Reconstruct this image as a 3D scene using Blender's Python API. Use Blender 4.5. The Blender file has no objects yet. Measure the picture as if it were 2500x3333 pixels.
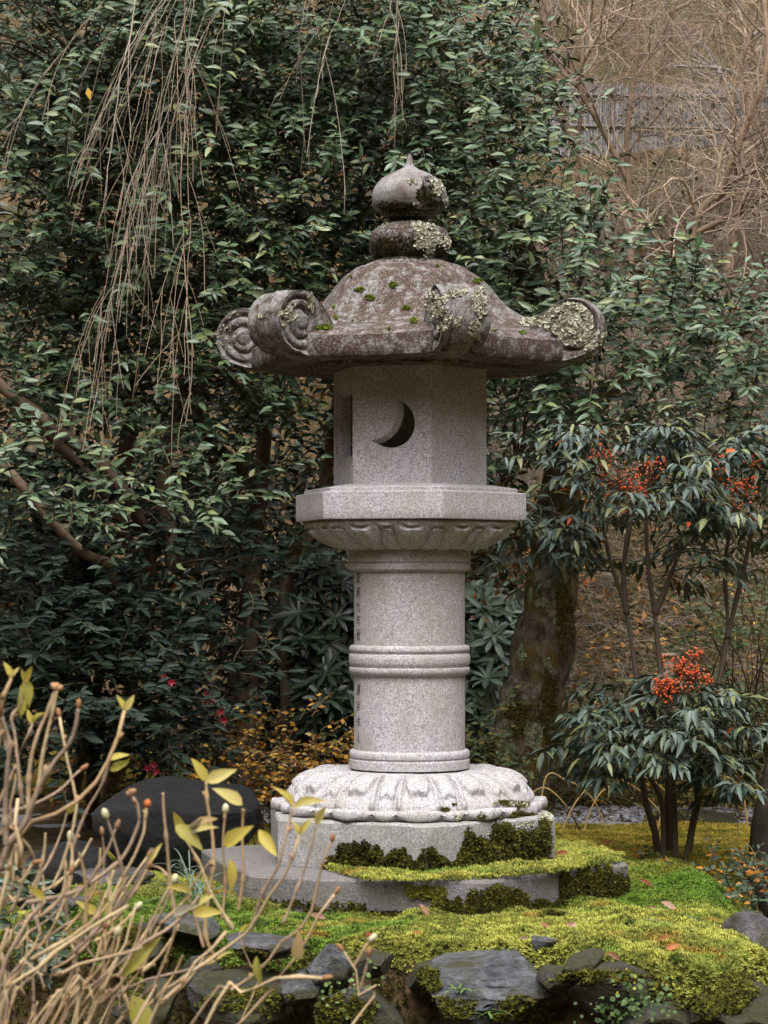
import bpy, bmesh, math, random
import numpy as np
from mathutils import Vector, Matrix
from mathutils.bvhtree import BVHTree

rng = np.random.default_rng(11)
random.seed(11)
SC = bpy.context.scene
COL = SC.collection
PI = math.pi

# ------------------------------------------------------------------ camera
F = 7800.0            # focal length in photo pixels
EYE = 1.5
HOR = 1872.0          # photo row of the horizon
cam_d = bpy.data.cameras.new('camera')
cam = bpy.data.objects.new('camera', cam_d)
COL.objects.link(cam)
cam.location = (0, 0, EYE)
cam.rotation_euler = (math.radians(90), 0, 0)
cam_d.sensor_fit = 'VERTICAL'
cam_d.sensor_height = 36
cam_d.lens = 36 * F / 3333.0
cam_d.shift_y = (HOR - 1666.5) / 3333.0
cam_d.clip_end = 300
cam_d.clip_start = 0.05
cam_d.dof.use_dof = True
cam_d.dof.focus_distance = 8.75
cam_d.dof.aperture_fstop = 18.0
SC.camera = cam
SC.render.resolution_x = 768
SC.render.resolution_y = 1024

# ------------------------------------------------------------------ sky, sun, exposure
world = bpy.data.worlds.new('World')
SC.world = world
world.use_nodes = True
wn = world.node_tree
wn.nodes.clear()
sky = wn.nodes.new('ShaderNodeTexSky')
sky.sky_type = 'NISHITA'
sky.sun_disc = False
SUN_EL, SUN_AZ = math.radians(62), math.radians(184)
sky.sun_elevation = SUN_EL
sky.sun_rotation = SUN_AZ
sky.air_density = 1.6
sky.dust_density = 4.0
hsv = wn.nodes.new('ShaderNodeHueSaturation')
hsv.inputs['Saturation'].default_value = 0.13
hsv.inputs['Value'].default_value = 1.0
bgn = wn.nodes.new('ShaderNodeBackground')
bgn.inputs['Strength'].default_value = 0.15
won = wn.nodes.new('ShaderNodeOutputWorld')
wn.links.new(sky.outputs[0], hsv.inputs['Color'])
wn.links.new(hsv.outputs[0], bgn.inputs['Color'])
wn.links.new(bgn.outputs[0], won.inputs['Surface'])
sun_d = bpy.data.lights.new('sun', 'SUN')
sun_d.energy = 0.9
sun_d.angle = math.radians(50)
sun_d.color = (1.0, 0.975, 0.95)
sun = bpy.data.objects.new('sun', sun_d)
COL.objects.link(sun)
# direction towards the sun (azimuth clockwise from +Y)
sd = Vector((math.sin(SUN_AZ) * math.cos(SUN_EL), math.cos(SUN_AZ) * math.cos(SUN_EL), math.sin(SUN_EL)))
sun.rotation_euler = sd.to_track_quat('Z', 'Y').to_euler()
SC.view_settings.view_transform = 'Standard'
SC.view_settings.look = 'None'
SC.view_settings.gamma = 1.0
SC.view_settings.exposure = 1.6
SC.view_settings.use_curve_mapping = False
SC.cycles.max_bounces = 5
SC.cycles.diffuse_bounces = 3
SC.cycles.glossy_bounces = 2
SC.cycles.transmission_bounces = 2
SC.cycles.use_adaptive_sampling = True

# ------------------------------------------------------------------ helpers
def W(px, py, Y):
    return np.array([(px - 1250) / F * Y, Y, EYE - (py - HOR) / F * Y])

def plane(px, py, z):
    Y = (EYE - z) * F / (py - HOR)
    return np.array([(px - 1250) / F * Y, Y, z])

def proj(P):
    P = np.atleast_2d(P)
    return 1250 + P[:, 0] / P[:, 1] * F, HOR + (EYE - P[:, 2]) / P[:, 1] * F

def sm(a, b, x):
    t = np.clip((x - a) / (b - a), 0, 1)
    return t * t * (3 - 2 * t)

def unit(v):
    return v / (np.linalg.norm(v, axis=-1, keepdims=True) + 1e-9)

def _h(i, j, k, s):
    n = (i * 374761393 + j * 668265263 + k * 2147483647 + s * 974634777) & 0xffffffff
    n = ((n ^ (n >> 13)) * 1274126177) & 0xffffffff
    return ((n ^ (n >> 16)) & 0xffff) / 65535.0

def vn(P, s=0):
    P = np.asarray(P, float)
    I = np.floor(P).astype(np.int64)
    f = P - I
    f = f * f * (3 - 2 * f)
    r = 0
    for a in (0, 1):
        for b in (0, 1):
            for c in (0, 1):
                w = (f[..., 0] if a else 1 - f[..., 0]) * (f[..., 1] if b else 1 - f[..., 1]) * (f[..., 2] if c else 1 - f[..., 2])
                r = r + w * _h(I[..., 0] + a, I[..., 1] + b, I[..., 2] + c, s)
    return r * 2 - 1

def fbm(P, s=0, o=3):
    P = np.asarray(P, float)
    r, a = 0, 1.0
    for i in range(o):
        r = r + a * vn(P * (2.03 ** i) + 17.3 * i, s + i)
        a *= 0.5
    return r

def bridge(parent):
    if parent is None:
        return np.zeros(3)
    v = np.array(parent.location)
    if parent.parent is not None:
        v = v + np.array(parent.parent.location)
    return v

def mesh_np(name, V, Fs, mat, tint=None, uv=None, smooth=True):
    V = np.asarray(V, np.float32)
    if not isinstance(Fs, (list, tuple)):
        Fs = [Fs]
    Fs = [np.asarray(f, np.int32) for f in Fs if len(f)]
    me = bpy.data.meshes.new(name)
    me.vertices.add(len(V))
    me.vertices.foreach_set('co', V.ravel())
    loops = np.concatenate([f.ravel() for f in Fs])
    tot = np.concatenate([np.full(len(f), f.shape[1], np.int32) for f in Fs])
    start = np.concatenate([[0], np.cumsum(tot)[:-1]]).astype(np.int32)
    me.loops.add(len(loops))
    me.loops.foreach_set('vertex_index', loops)
    me.polygons.add(len(tot))
    me.polygons.foreach_set('loop_start', start)
    me.polygons.foreach_set('loop_total', tot)
    me.polygons.foreach_set('use_smooth', np.full(len(tot), smooth))
    me.update(calc_edges=True)
    if tint is not None:
        a = me.attributes.new('tint', 'FLOAT_COLOR', 'POINT')
        t = np.ones((len(V), 4), np.float32)
        t[:, :3] = tint
        a.data.foreach_set('color', t.ravel())
    if uv is not None:
        l = me.uv_layers.new(name='UVMap')
        l.data.foreach_set('uv', np.asarray(uv, np.float32)[loops].ravel())
    if mat is not None:
        me.materials.append(mat)
    return me

def put(name, V, Fs, mat, parent=None, kind=None, **k):
    """one mesh object from world-space vertices"""
    base = bridge(parent)
    me = mesh_np(name, np.asarray(V) - base, Fs, mat, **k)
    o = bpy.data.objects.new(name, me)
    COL.objects.link(o)
    if parent is not None:
        o.parent = parent
    if kind:
        o['kind'] = kind
    return o

def thing(name, label, cat, loc, group=None):
    o = bpy.data.objects.new(name, None)
    o.empty_display_size = 0.1
    COL.objects.link(o)
    o.location = [float(c) for c in loc]
    o['label'] = label
    o['category'] = cat
    if group:
        o['group'] = group
    return o

def tag(o, label, cat, group=None):
    o['label'] = label
    o['category'] = cat
    if group:
        o['group'] = group
    return o

def recenter(o):
    """move a top-level mesh's origin to the middle of its base"""
    me = o.data
    n = len(me.vertices)
    c = np.empty(n * 3, np.float32)
    me.vertices.foreach_get('co', c)
    c = c.reshape(-1, 3)
    b = np.array([(c[:, 0].min() + c[:, 0].max()) / 2, (c[:, 1].min() + c[:, 1].max()) / 2, c[:, 2].min()])
    me.vertices.foreach_set('co', (c - b).astype(np.float32).ravel())
    o.location = b.tolist()
    me.update()
    return o

class Acc:
    def __init__(s):
        s.V, s.F, s.T, s.U, s.n = [], {}, [], [], 0
    def add(s, V, Fs, tint=None, uv=None):
        if not isinstance(Fs, (list, tuple)):
            Fs = [Fs]
        for f in Fs:
            if len(f):
                s.F.setdefault(f.shape[1], []).append(np.asarray(f) + s.n)
        s.V.append(V)
        s.T.append(np.broadcast_to(np.ones(3) if tint is None else np.asarray(tint), (len(V), 3)))
        s.U.append(np.zeros((len(V), 2)) if uv is None else uv)
        s.n += len(V)
    def put(s, name, mat, parent=None, kind=None, smooth=True):
        return put(name, np.concatenate(s.V), [np.concatenate(f) for f in s.F.values()], mat, parent, kind,
                   tint=np.concatenate(s.T), uv=np.concatenate(s.U), smooth=smooth)

def tubes(P, R, sides=4, tint=None, cap=False):
    """P (N,K,3), R (N,K) -> verts, quads, tint"""
    P = np.asarray(P, float); R = np.asarray(R, float)
    N, K, _ = P.shape
    T = np.empty_like(P)
    T[:, 1:-1] = P[:, 2:] - P[:, :-2]
    T[:, 0] = P[:, 1] - P[:, 0]
    T[:, -1] = P[:, -1] - P[:, -2]
    T = unit(T)
    ref = np.where(np.abs(unit(P[:, -1] - P[:, 0])[:, 2:3]) > 0.8, np.array([[1., 0.03, 0]]), np.array([[0.02, 0, 1.]]))[:, None, :]
    A = unit(np.cross(T, np.broadcast_to(ref, T.shape)))
    B = np.cross(T, A)
    an = np.arange(sides) * 2 * PI / sides
    V = P[:, :, None, :] + R[:, :, None, None] * (A[:, :, None, :] * np.cos(an)[None, None, :, None] + B[:, :, None, :] * np.sin(an)[None, None, :, None])
    V = V.reshape(-1, 3)
    n = np.arange(N)[:, None, None] * K * sides
    k = np.arange(K - 1)[None, :, None] * sides
    s = np.arange(sides)[None, None, :]
    s2 = (s + 1) % sides
    Q = np.stack([n + k + s, n + k + s2, n + k + sides + s2, n + k + sides + s], -1).reshape(-1, 4)
    Fs = [Q]
    if cap:
        for kk in (0, K - 1):
            f = (np.arange(N)[:, None] * K * sides + kk * sides + np.arange(sides)[None, :])
            if kk == 0:
                f = f[:, ::-1]
            Fs.append(f)
    tt = None
    if tint is not None:
        tt = np.repeat(np.broadcast_to(np.asarray(tint, float), (N, 3)), K * sides, axis=0)
    return V, Fs, tt

def spline(pts, K):
    """Catmull-Rom through pts -> K points evenly spaced"""
    p = np.asarray(pts, float)
    if len(p) < 3:
        t = np.linspace(0, 1, K)[:, None]
        return p[0] * (1 - t) + p[-1] * t
    q = np.vstack([2 * p[0] - p[1], p, 2 * p[-1] - p[-2]])
    out = []
    for i in range(len(p) - 1):
        a, b, c, d = q[i:i + 4]
        t = np.linspace(0, 1, 12, endpoint=False)[:, None]
        out.append(0.5 * (2 * b + (c - a) * t + (2 * a - 5 * b + 4 * c - d) * t ** 2 + (3 * b - a - 3 * c + d) * t ** 3))
    out = np.vstack(out + [p[-1:]])
    s = np.concatenate([[0], np.cumsum(np.linalg.norm(np.diff(out, axis=0), axis=1))])
    u = np.linspace(0, s[-1], K)
    return np.stack([np.interp(u, s, out[:, i]) for i in range(3)], -1)

def rand_unit(n):
    return unit(rng.normal(size=(n, 3)))

def grow(P, R, nchild, length, spread, K=6, grav=0.0, wig=0.15, tmin=0.2, tmax=1.0, rr=0.6, lj=0.4, rmin=0.0006, up=0.0):
    """children polylines off parents P (N,K0,3), R (N,K0)"""
    N, K0, _ = P.shape
    pi = np.repeat(np.arange(N), nchild)
    M = len(pi)
    t = (tmin + (tmax - tmin) * rng.random(M)) * (K0 - 1.001)
    i = t.astype(int); f = (t - i)[:, None]
    S = P[pi, i] * (1 - f) + P[pi, i + 1] * f
    T = unit(P[pi, i + 1] - P[pi, i])
    side = unit(np.cross(T, rand_unit(M)))
    D = unit(T * np.cos(spread) + side * np.sin(spread) + rand_unit(M) * 0.2 + np.array([0, 0, up]))
    L = length * (1 - lj / 2 + lj * rng.random(M)) / (K - 1)
    Q = np.empty((M, K, 3)); Q[:, 0] = S
    bend = rand_unit(M) * wig
    for k in range(1, K):
        D = unit(D + bend + rand_unit(M) * wig * 0.9 + np.array([0, 0, -grav]))
        Q[:, k] = Q[:, k - 1] + D * L[:, None]
    r0 = (R[pi, i] * rr)[:, None]
    RR = np.maximum(r0 * np.linspace(1, 0.35, K)[None, :], rmin)
    return Q, RR

# leaf template: outline along +Y, x across, z up.
def leaf_tmpl(width=0.42, fold=0.10, droop=0.12, rows=(0.0, 0.22, 0.5, 0.78, 1.0), ws=(0, 0.8, 1.0, 0.66, 0)):
    V, U, Fc = [], [], []
    V.append((0, 0, 0)); U.append((0.5, 0))
    for t, w in list(zip(rows, ws))[1:-1]:
        z = -droop * t * t
        hw = width / 2 * w
        V += [(-hw, t, z + fold * w * 0.9), (0, t, z), (hw, t, z + fold * w * 0.9)]
        U += [(0, t), (0.5, t), (1, t)]
    V.append((0, 1, -droop)); U.append((0.5, 1))
    n = len(V) - 1
    m = len(rows) - 2
    Fc += [(0, 2, 1), (0, 3, 2)]
    for r in range(m - 1):
        a = 1 + r * 3; b = a + 3
        Fc += [(a, a + 1, b + 1), (a, b + 1, b), (a + 1, a + 2, b + 2), (a + 1, b + 2, b + 1)]
    a = 1 + (m - 1) * 3
    Fc += [(a, a + 1, n), (a + 1, a + 2, n)]
    return np.array(V, float), np.array(Fc), np.array(U, float)

def frames(D, UPV):
    Y = unit(D)
    X = unit(np.cross(Y, UPV))
    Z = np.cross(X, Y)
    return np.stack([X, Y, Z], 1)      # rows are axes

class Leaves:
    """positions, directions, up vectors, lengths and tints of the leaves of one plant"""
    def __init__(s):
        s.p, s.m, s.l, s.t, s.w = [], [], [], [], []
    def add(s, P, D, UPV, L, tint, w=1.0):
        n = len(P)
        s.p.append(P); s.m.append(frames(D, UPV)); s.l.append(np.broadcast_to(L, (n,)))
        s.t.append(np.broadcast_to(tint, (n, 3))); s.w.append(np.broadcast_to(w, (n,)))
    def bake(s, tmpls, mat, parent, part='leaf', mass='foliage', single=300, smooth=True, kind='stuff', ymax=None):
        P = np.concatenate(s.p); M = np.concatenate(s.m); L = np.concatenate(s.l); T = np.concatenate(s.t); Wd = np.concatenate(s.w)
        n = len(P)
        sel = np.zeros(n, bool)
        if single:
            x, y = proj(P)
            tip = P + M[:, 1] * L[:, None]
            x2, y2 = proj(tip)
            area = np.abs(M[:, 2, 1]) + 0.25          # facing the camera
            size = L / P[:, 1] * area
            ok = (x > 5) & (x < 2495) & (y > 5) & (y < 3328) & (x2 > 0) & (x2 < 2500)
            key = np.where(ok, size / (1 + 1.5 * (P[:, 1] - P[ok, 1].min() if ok.any() else 0)), -1)
            sel[np.argsort(-key)[:single]] = True
            sel &= ok
        ti = rng.integers(0, len(tmpls), n)
        acc = Acc()
        for k, (TV, TF, TU) in enumerate(tmpls):
            q = (ti == k) & ~sel
            if q.any():
                tv = TV[None] * np.stack([Wd[q], np.ones(q.sum()), np.ones(q.sum())], -1)[:, None, :]
                V = P[q][:, None] + np.einsum('nvi,nij->nvj', tv * L[q][:, None, None], M[q])
                c = q.sum()
                Fi = (TF[None] + np.arange(c)[:, None, None] * len(TV)).reshape(-1, 3)
                acc.add(V.reshape(-1, 3), Fi, np.repeat(T[q], len(TV), 0), np.tile(TU, (c, 1)))
        if acc.n:
            acc.put(mass, mat, parent, kind, smooth)
        if sel.any():
            idx = np.where(sel)[0]
            # shared meshes: a few colour variants per template
            pal = T[idx][rng.integers(0, len(idx), 6)]
            cache = {}
            base = bridge(parent)
            for i in idx:
                c = int(np.argmin(((pal - T[i]) ** 2).sum(1)))
                key = (int(ti[i]), c)
                if key not in cache:
                    TV, TF, TU = tmpls[key[0]]
                    cache[key] = mesh_np(part, TV, TF, mat, tint=pal[c], uv=TU, smooth=smooth)
                o = bpy.data.objects.new(part, cache[key])
                o.parent = parent
                A = M[i]
                l = L[i]
                w = Wd[i]
                q = P[i] - base
                o.matrix_basis = Matrix(((A[0, 0] * l * w, A[1, 0] * l, A[2, 0] * l, q[0]), (A[0, 1] * l * w, A[1, 1] * l, A[2, 1] * l, q[1]),
                                         (A[0, 2] * l * w, A[1, 2] * l, A[2, 2] * l, q[2]), (0, 0, 0, 1)))
                COL.objects.link(o)

def along(P, t):
    """P (N,K,3), t (N,J) in 0..1 -> positions and tangents"""
    N, K, _ = P.shape
    u = np.clip(t, 0, 0.9999) * (K - 1)
    i = u.astype(int); f = (u - i)[..., None]
    n = np.arange(N)[:, None]
    a, b = P[n, i], P[n, i + 1]
    return a * (1 - f) + b * f, unit(b - a)

def leafy(lv, P, nleaf, length, palette, t0=0.15, lean=0.55, droop=0.1, upw=1.0, jit=0.35, w=1.0, lj=0.35, flat=0.6):
    """alternate leaves along twigs P"""
    N = len(P)
    t = t0 + (1 - t0) * (np.arange(nleaf)[None, :] + rng.random((N, nleaf)) * 0.6) / nleaf
    S, T = along(P, t)
    ph = rng.random((N, 1)) * 6.28 + np.arange(nleaf)[None, :] * 2.4
    a = unit(np.cross(T, np.array([0.05, 0.02, 1.0])))
    b = np.cross(a, T)
    side = a * np.cos(ph)[..., None] + b * np.sin(ph)[..., None] * 0.6
    D = unit(T * lean + side * np.array([0.85, 0.85, 0.45]) + rng.normal(size=S.shape) * 0.18 + np.array([0, 0, -droop]))
    D = unit(D * np.array([1, 1, flat]))
    U = np.array([0, -0.75, 0.8 * upw]) + rng.normal(size=S.shape) * jit
    n = N * nleaf
    L = length * (1 - lj + 2 * lj * rng.random(n)) * np.repeat(np.ones(N)[:, None], nleaf, 1).ravel()
    pal = np.asarray(palette)
    tint = pal[rng.integers(0, len(pal), n)] * (0.75 + 0.5 * rng.random((n, 1)))
    lv.add(S.reshape(-1, 3), D.reshape(-1, 3), U.reshape(-1, 3), L, tint, w)

# ------------------------------------------------------------------ materials
def NT(name, rough=0.8, spec=0.3):
    m = bpy.data.materials.new(name)
    m.use_nodes = True
    nt = m.node_tree
    b = nt.nodes['Principled BSDF']
    b.inputs['Roughness'].default_value = rough
    b.inputs['Specular IOR Level'].default_value = spec
    return m, nt, b

def nd(nt, typ, ins=None, **props):
    n = nt.nodes.new('ShaderNode' + typ)
    for k, v in props.items():
        setattr(n, k, v)
    for k, v in (ins or {}).items():
        if isinstance(v, bpy.types.NodeSocket):
            nt.links.new(v, n.inputs[k])
        else:
            n.inputs[k].default_value = v
    return n

def coord(nt, which='Object'):
    return nd(nt, 'TexCoord').outputs[which]

def noise(nt, vec, scale, detail=2.0, rough=0.5, dist=0.0):
    return nd(nt, 'TexNoise', {'Vector': vec, 'Scale': scale, 'Detail': detail, 'Roughness': rough, 'Distortion': dist}).outputs['Fac']

def ramp(nt, fac, stops, interp='LINEAR'):
    r = nd(nt, 'ValToRGB', {'Fac': fac})
    r.color_ramp.interpolation = interp
    e = r.color_ramp.elements
    while len(e) < len(stops):
        e.new(0.5)
    for el, (p, c) in zip(e, stops):
        el.position = p
        el.color = (*(c if hasattr(c, '__len__') else (c, c, c)), 1)
    return r.outputs['Color']

def mixc(nt, fac, a, b, mode='MIX'):
    n = nd(nt, 'Mix', data_type='RGBA', blend_type=mode)
    for k, v in ((0, fac), (6, a), (7, b)):
        if isinstance(v, bpy.types.NodeSocket):
            nt.links.new(v, n.inputs[k])
        else:
            n.inputs[k].default_value = v if k == 0 else (*v, 1)
    return n.outputs[2]

def bump(nt, b, h, strength, dist):
    n = nd(nt, 'Bump', {'Height': h, 'Strength': strength, 'Distance': dist})
    nt.links.new(n.outputs[0], b.inputs['Normal'])

def granite(name, base, speck, amount=0.5, stain=None, stain_amt=0.3, scale=1.0, bumps=0.4):
    m, nt, b = NT(name, 0.85, 0.25)
    v = coord(nt)
    n1 = noise(nt, v, 160 * scale, 2.0, 0.6)
    n2 = noise(nt, v, 60 * scale, 3.0, 0.6)
    n3 = noise(nt, v, 9, 4.0, 0.6)
    c = ramp(nt, n1, [(0.30, speck), (0.30 + 0.22 * amount, [0.5 * (p + q) for p, q in zip(speck, base)]), (0.60, base), (0.72, [min(1, x * 1.25) for x in base])])
    c = mixc(nt, 0.35, c, ramp(nt, n2, [(0.35, [x * 0.62 for x in base]), (0.6, [min(1, x * 1.1) for x in base])]))
    if stain is not None:
        c = mixc(nt, ramp(nt, n3, [(0.42, 0.0), (0.66, stain_amt)]), c, stain)
    nt.links.new(c, b.inputs['Base Color'])
    bump(nt, b, n1, bumps, 0.002)
    return m

M_GRAN = granite('pale_granite', (0.455, 0.425, 0.442), (0.048, 0.045, 0.047), 0.74, (0.25, 0.235, 0.19), 0.5)
M_GRAN2 = granite('weathered_granite', (0.165, 0.148, 0.155), (0.035, 0.032, 0.034), 0.9, (0.13, 0.125, 0.09), 0.6, 0.85, 0.6)
M_PLINTH = granite('plinth_granite', (0.33, 0.315, 0.31), (0.055, 0.055, 0.055), 0.8, (0.20, 0.19, 0.155), 0.6, 0.9, 0.6)

def old_stone(name, moss=0.5, lo=0.0):
    m, nt, b = NT(name, 0.9, 0.2)
    v = coord(nt)
    n1 = noise(nt, v, 210, 2.0, 0.6)
    n2 = noise(nt, v, 26, 5.0, 0.65)
    n3 = noise(nt, v, 6, 5.0, 0.6, 0.6)
    n4 = noise(nt, v, 70, 4.0, 0.7)
    c = ramp(nt, n3, [(0.34, (0.17, 0.155, 0.15)), (0.45, (0.095, 0.064, 0.050)), (0.60, (0.072, 0.047, 0.036)), (0.72, (0.20, 0.185, 0.18))])
    c = mixc(nt, ramp(nt, n2, [(0.50 - 0.10 * lo, 0.0), (0.62 - 0.08 * lo, 0.75)]), c, (0.27, 0.255, 0.25))
    c = mixc(nt, ramp(nt, n4, [(0.48, 0.0), (0.58, moss)]), c, (0.022, 0.017, 0.012))
    c = mixc(nt, 0.75, c, ramp(nt, n1, [(0.35, 0.25), (0.5, 0.8), (0.68, 1.0)]), 'MULTIPLY')
    c = mixc(nt, ramp(nt, n1, [(0.60, 0.0), (0.70, 0.6)]), c, (0.42, 0.40, 0.39))
    nt.links.new(c, b.inputs['Base Color'])
    bump(nt, b, n4, 0.5, 0.006)
    return m

M_ROOF = old_stone('weathered_roof_stone', 0.55)
M_SCROLL = old_stone('scroll_stone', 0.45, 1)
M_JEWEL = old_stone('weathered_finial_stone', 0.9)
M_JEWEL2 = granite('grey_jewel_stone', (0.26, 0.245, 0.24), (0.07, 0.066, 0.064), 0.6, (0.085, 0.062, 0.052), 1.0, 1.0, 0.5)

def flat(name, col, rough=0.8, spec=0.2, var=0.25, scale=30, bscale=60, bst=0.4):
    m, nt, b = NT(name, rough, spec)
    v = coord(nt)
    n = noise(nt, v, scale, 4.0, 0.6)
    c = ramp(nt, n, [(0.3, [x * (1 - var) for x in col]), (0.7, [min(1, x * (1 + var)) for x in col])])
    nt.links.new(c, b.inputs['Base Color'])
    bump(nt, b, noise(nt, v, bscale, 3.0), bst, 0.004)
    return m

def tinted(name, rough=0.7, spec=0.3, vein=0.0, under=None, nscale=None, trans=0.0):
    m, nt, b = NT(name, rough, spec)
    a = nd(nt, 'Attribute', attribute_name='tint').outputs['Color']
    c = a
    if nscale:
        c = mixc(nt, 0.6, c, ramp(nt, noise(nt, coord(nt), nscale, 3.0, 0.6), [(0.3, 0.35), (0.7, 1.0)]), 'MULTIPLY')
    if vein:
        u = nd(nt, 'SeparateXYZ', {0: coord(nt, 'UV')}).outputs[0]
        d = nd(nt, 'Math', {0: u, 1: 0.5}, operation='SUBTRACT').outputs[0]
        d = nd(nt, 'Math', {0: d}, operation='ABSOLUTE').outputs[0]
        c = mixc(nt, ramp(nt, d, [(0.03, vein), (0.08, 0.0)]), c, (0.22, 0.26, 0.14))
    if under is not None:
        g = nd(nt, 'NewGeometry').outputs['Backfacing']
        c = mixc(nt, g, c, mixc(nt, 0.5, c, under))
    nt.links.new(c, b.inputs['Base Color'])
    if trans:
        t = nd(nt, 'BsdfTranslucent', {'Color': c})
        x = nd(nt, 'MixShader', {0: trans, 1: b.outputs[0], 2: t.outputs[0]})
        nt.links.new(x.outputs[0], nt.nodes['Material Output'].inputs['Surface'])
    return m

M_LEAF = tinted('glossy_leaf', 0.42, 0.45, 0.35, (0.05, 0.07, 0.03))
M_LEAFD = tinted('shaded_leaf', 0.6, 0.18, 0.2, (0.03, 0.04, 0.02))  # camellia leaf dulled to stand for leaves in shade
M_NLEAF = tinted('blue_green_leaf', 0.48, 0.4, 0.15, (0.06, 0.08, 0.05))
M_MATTE = tinted('soft_leaf', 0.6, 0.3, 0.0, None, trans=0.25)
M_YLEAF = tinted('yellow_leaf', 0.55, 0.3, 0.2, None, 90, trans=0.35)
M_MOSS = tinted('moss', 0.9, 0.1, trans=0.15)
M_TWIG = tinted('twig_bark', 0.85, 0.15)
M_STEM = tinted('hydrangea_stem', 0.75, 0.2, nscale=420)
M_LICH = tinted('pale_lichen', 0.9, 0.1, nscale=220)
M_BERRY = tinted('red_berry', 0.28, 0.5)
# ------------------------------------------------------------------ terrain
def mound_edge(x):
    e = np.interp(x, [-4, -1.3, -0.9, -0.45, 0.0, 0.3, 0.55, 0.75, 0.95, 1.15, 1.5], [8.1, 8.05, 7.85, 7.70, 7.58, 7.50, 7.36, 7.08, 7.0, 7.35, 8.2])
    return e + 0.03 * np.sin(x * 9.0)

def g2(x, y, cx, cy, sx, sy):
    return np.exp(-((x - cx) / sx) ** 2 - ((y - cy) / sy) ** 2)

def ground(x, y):
    x = np.asarray(x, float); y = np.asarray(y, float)
    low = -0.15 + 0 * x
    e = mound_edge(x)
    top = 0.315 + 0.05 * g2(x, y, -0.87, 8.5, 0.35, 0.4) + 0.065 * g2(x, y, 0.80, 7.62, 0.34, 0.36) + 0.09 * g2(x, y, 1.16, 8.95, 0.20, 0.28) + 0.10 * g2(x, y, 0.72, 9.45, 0.22, 0.25)
    top = top + 0.03 * g2(x, y, 0.3, 7.75, 0.2, 0.12) - 0.02 * g2(x, y, -0.3, 7.9, 0.4, 0.3)
    top = top - 0.24 * sm(1.12, 1.55, x) * (1 - sm(9.3, 10.2, y))
    top = top - 0.10 * sm(-1.0, -1.5, x) * (1 - sm(9.3, 10.2, y))
    top = top * (1 - sm(9.6, 10.3, y)) + 0.30 * sm(9.6, 10.3, y)
    z = low + (top - low) * sm(e - 0.16, e + 0.02, y)
    # hillside behind
    y0 = 12.6 + 3.2 * sm(0.6, -0.8, x) + 0.3 * np.sin(x * 1.7)
    d = np.maximum(y - y0, 0)
    z = z + 0.78 * d * sm(0, 1.5, d) * (1 - 0.2 * sm(8, 16, d))
    # unseen side and rear slopes, added and steepened to block low sky light
    for q, k in ((np.maximum(-x - 6, 0), 1.4), (np.maximum(x - 6, 0), 1.4), (np.maximum(-y - 6, 0), 0.7)):
        z = z + k * q * sm(0, 3, q)
    z = np.minimum(z, 15 + 0.08 * z)
    P = np.stack([x, y, 0 * x], -1)
    far = sm(10.5, 14, y) + sm(3, 6, np.abs(x))
    z = z + fbm(P * 1.3, 5, 3) * 0.03 * (0.35 + far) + fbm(P * 7, 9, 3) * 0.008
    return z

def grid(xs, ys, fn=ground):
    X, Yy = np.meshgrid(xs, ys)
    Z = fn(X, Yy)
    V = np.stack([X, Yy, Z], -1).reshape(-1, 3)
    nx, ny = len(xs), len(ys)
    i = np.arange(nx - 1)[None, :] + np.arange(ny - 1)[:, None] * nx
    Q = np.stack([i, i + 1, i + nx + 1, i + nx], -1).reshape(-1, 4)
    return V, Q

def dens(lo, hi, a, b, fine, coarse):
    L = [lo]
    while L[-1] < hi:
        x = L[-1]
        d = max(a - x, x - b, 0)
        L.append(x + fine + (coarse - fine) * min(1, d / 12))
    return np.array(L)

m, nt, b = NT('garden_soil', 0.95, 0.1)
v = coord(nt)
n1 = noise(nt, v, 3, 5, 0.6); n2 = noise(nt, v, 40, 5, 0.7); n3 = noise(nt, v, 9, 5, 0.65)
c = ramp(nt, n3, [(0.3, (0.035, 0.028, 0.015)), (0.5, (0.11, 0.070, 0.036)), (0.7, (0.20, 0.135, 0.075))])
c = mixc(nt, ramp(nt, n1, [(0.46, 0.0), (0.62, 0.6)]), c, (0.055, 0.060, 0.020))
c = mixc(nt, 0.8, c, ramp(nt, n2, [(0.3, 0.3), (0.7, 1.0)]), 'MULTIPLY')
nt.links.new(c, b.inputs['Base Color'])
bump(nt, b, n2, 0.8, 0.03)
M_SOIL = m
xs = dens(-34, 34, -2.2, 2.6, 0.05, 1.6)
ys = dens(-34, 60, 6.6, 14, 0.05, 1.6)
V, Q = grid(xs, ys)
t = put('ground', V, Q, M_SOIL, kind='structure')
t['label'] = 'dark soil of the garden and the wooded hillside behind'

# lawn of moss beyond the mound
m, nt, b = NT('moss_lawn', 0.95, 0.1)
v = coord(nt)
n1 = noise(nt, v, 2.2, 4, 0.6); n2 = noise(nt, v, 90, 4, 0.7); n3 = noise(nt, v, 14, 4, 0.6)
c = ramp(nt, n1, [(0.35, (0.10, 0.10, 0.016)), (0.5, (0.23, 0.18, 0.025)), (0.65, (0.30, 0.23, 0.033))])
c = mixc(nt, ramp(nt, n3, [(0.45, 0), (0.65, 0.6)]), c, (0.05, 0.045, 0.012))
c = mixc(nt, 0.6, c, ramp(nt, n2, [(0.3, 0.3), (0.7, 1.0)]), 'MULTIPLY')
nt.links.new(c, b.inputs['Base Color'])
bump(nt, b, n2, 0.9, 0.02)
M_LAWN = m
V, Q = grid(np.arange(-1.2, 4.5, 0.05), np.arange(9.75, 11.32, 0.05), lambda x, y: ground(x, y) + 0.012)
put('moss_lawn', V, Q, M_LAWN, kind='structure')
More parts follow.
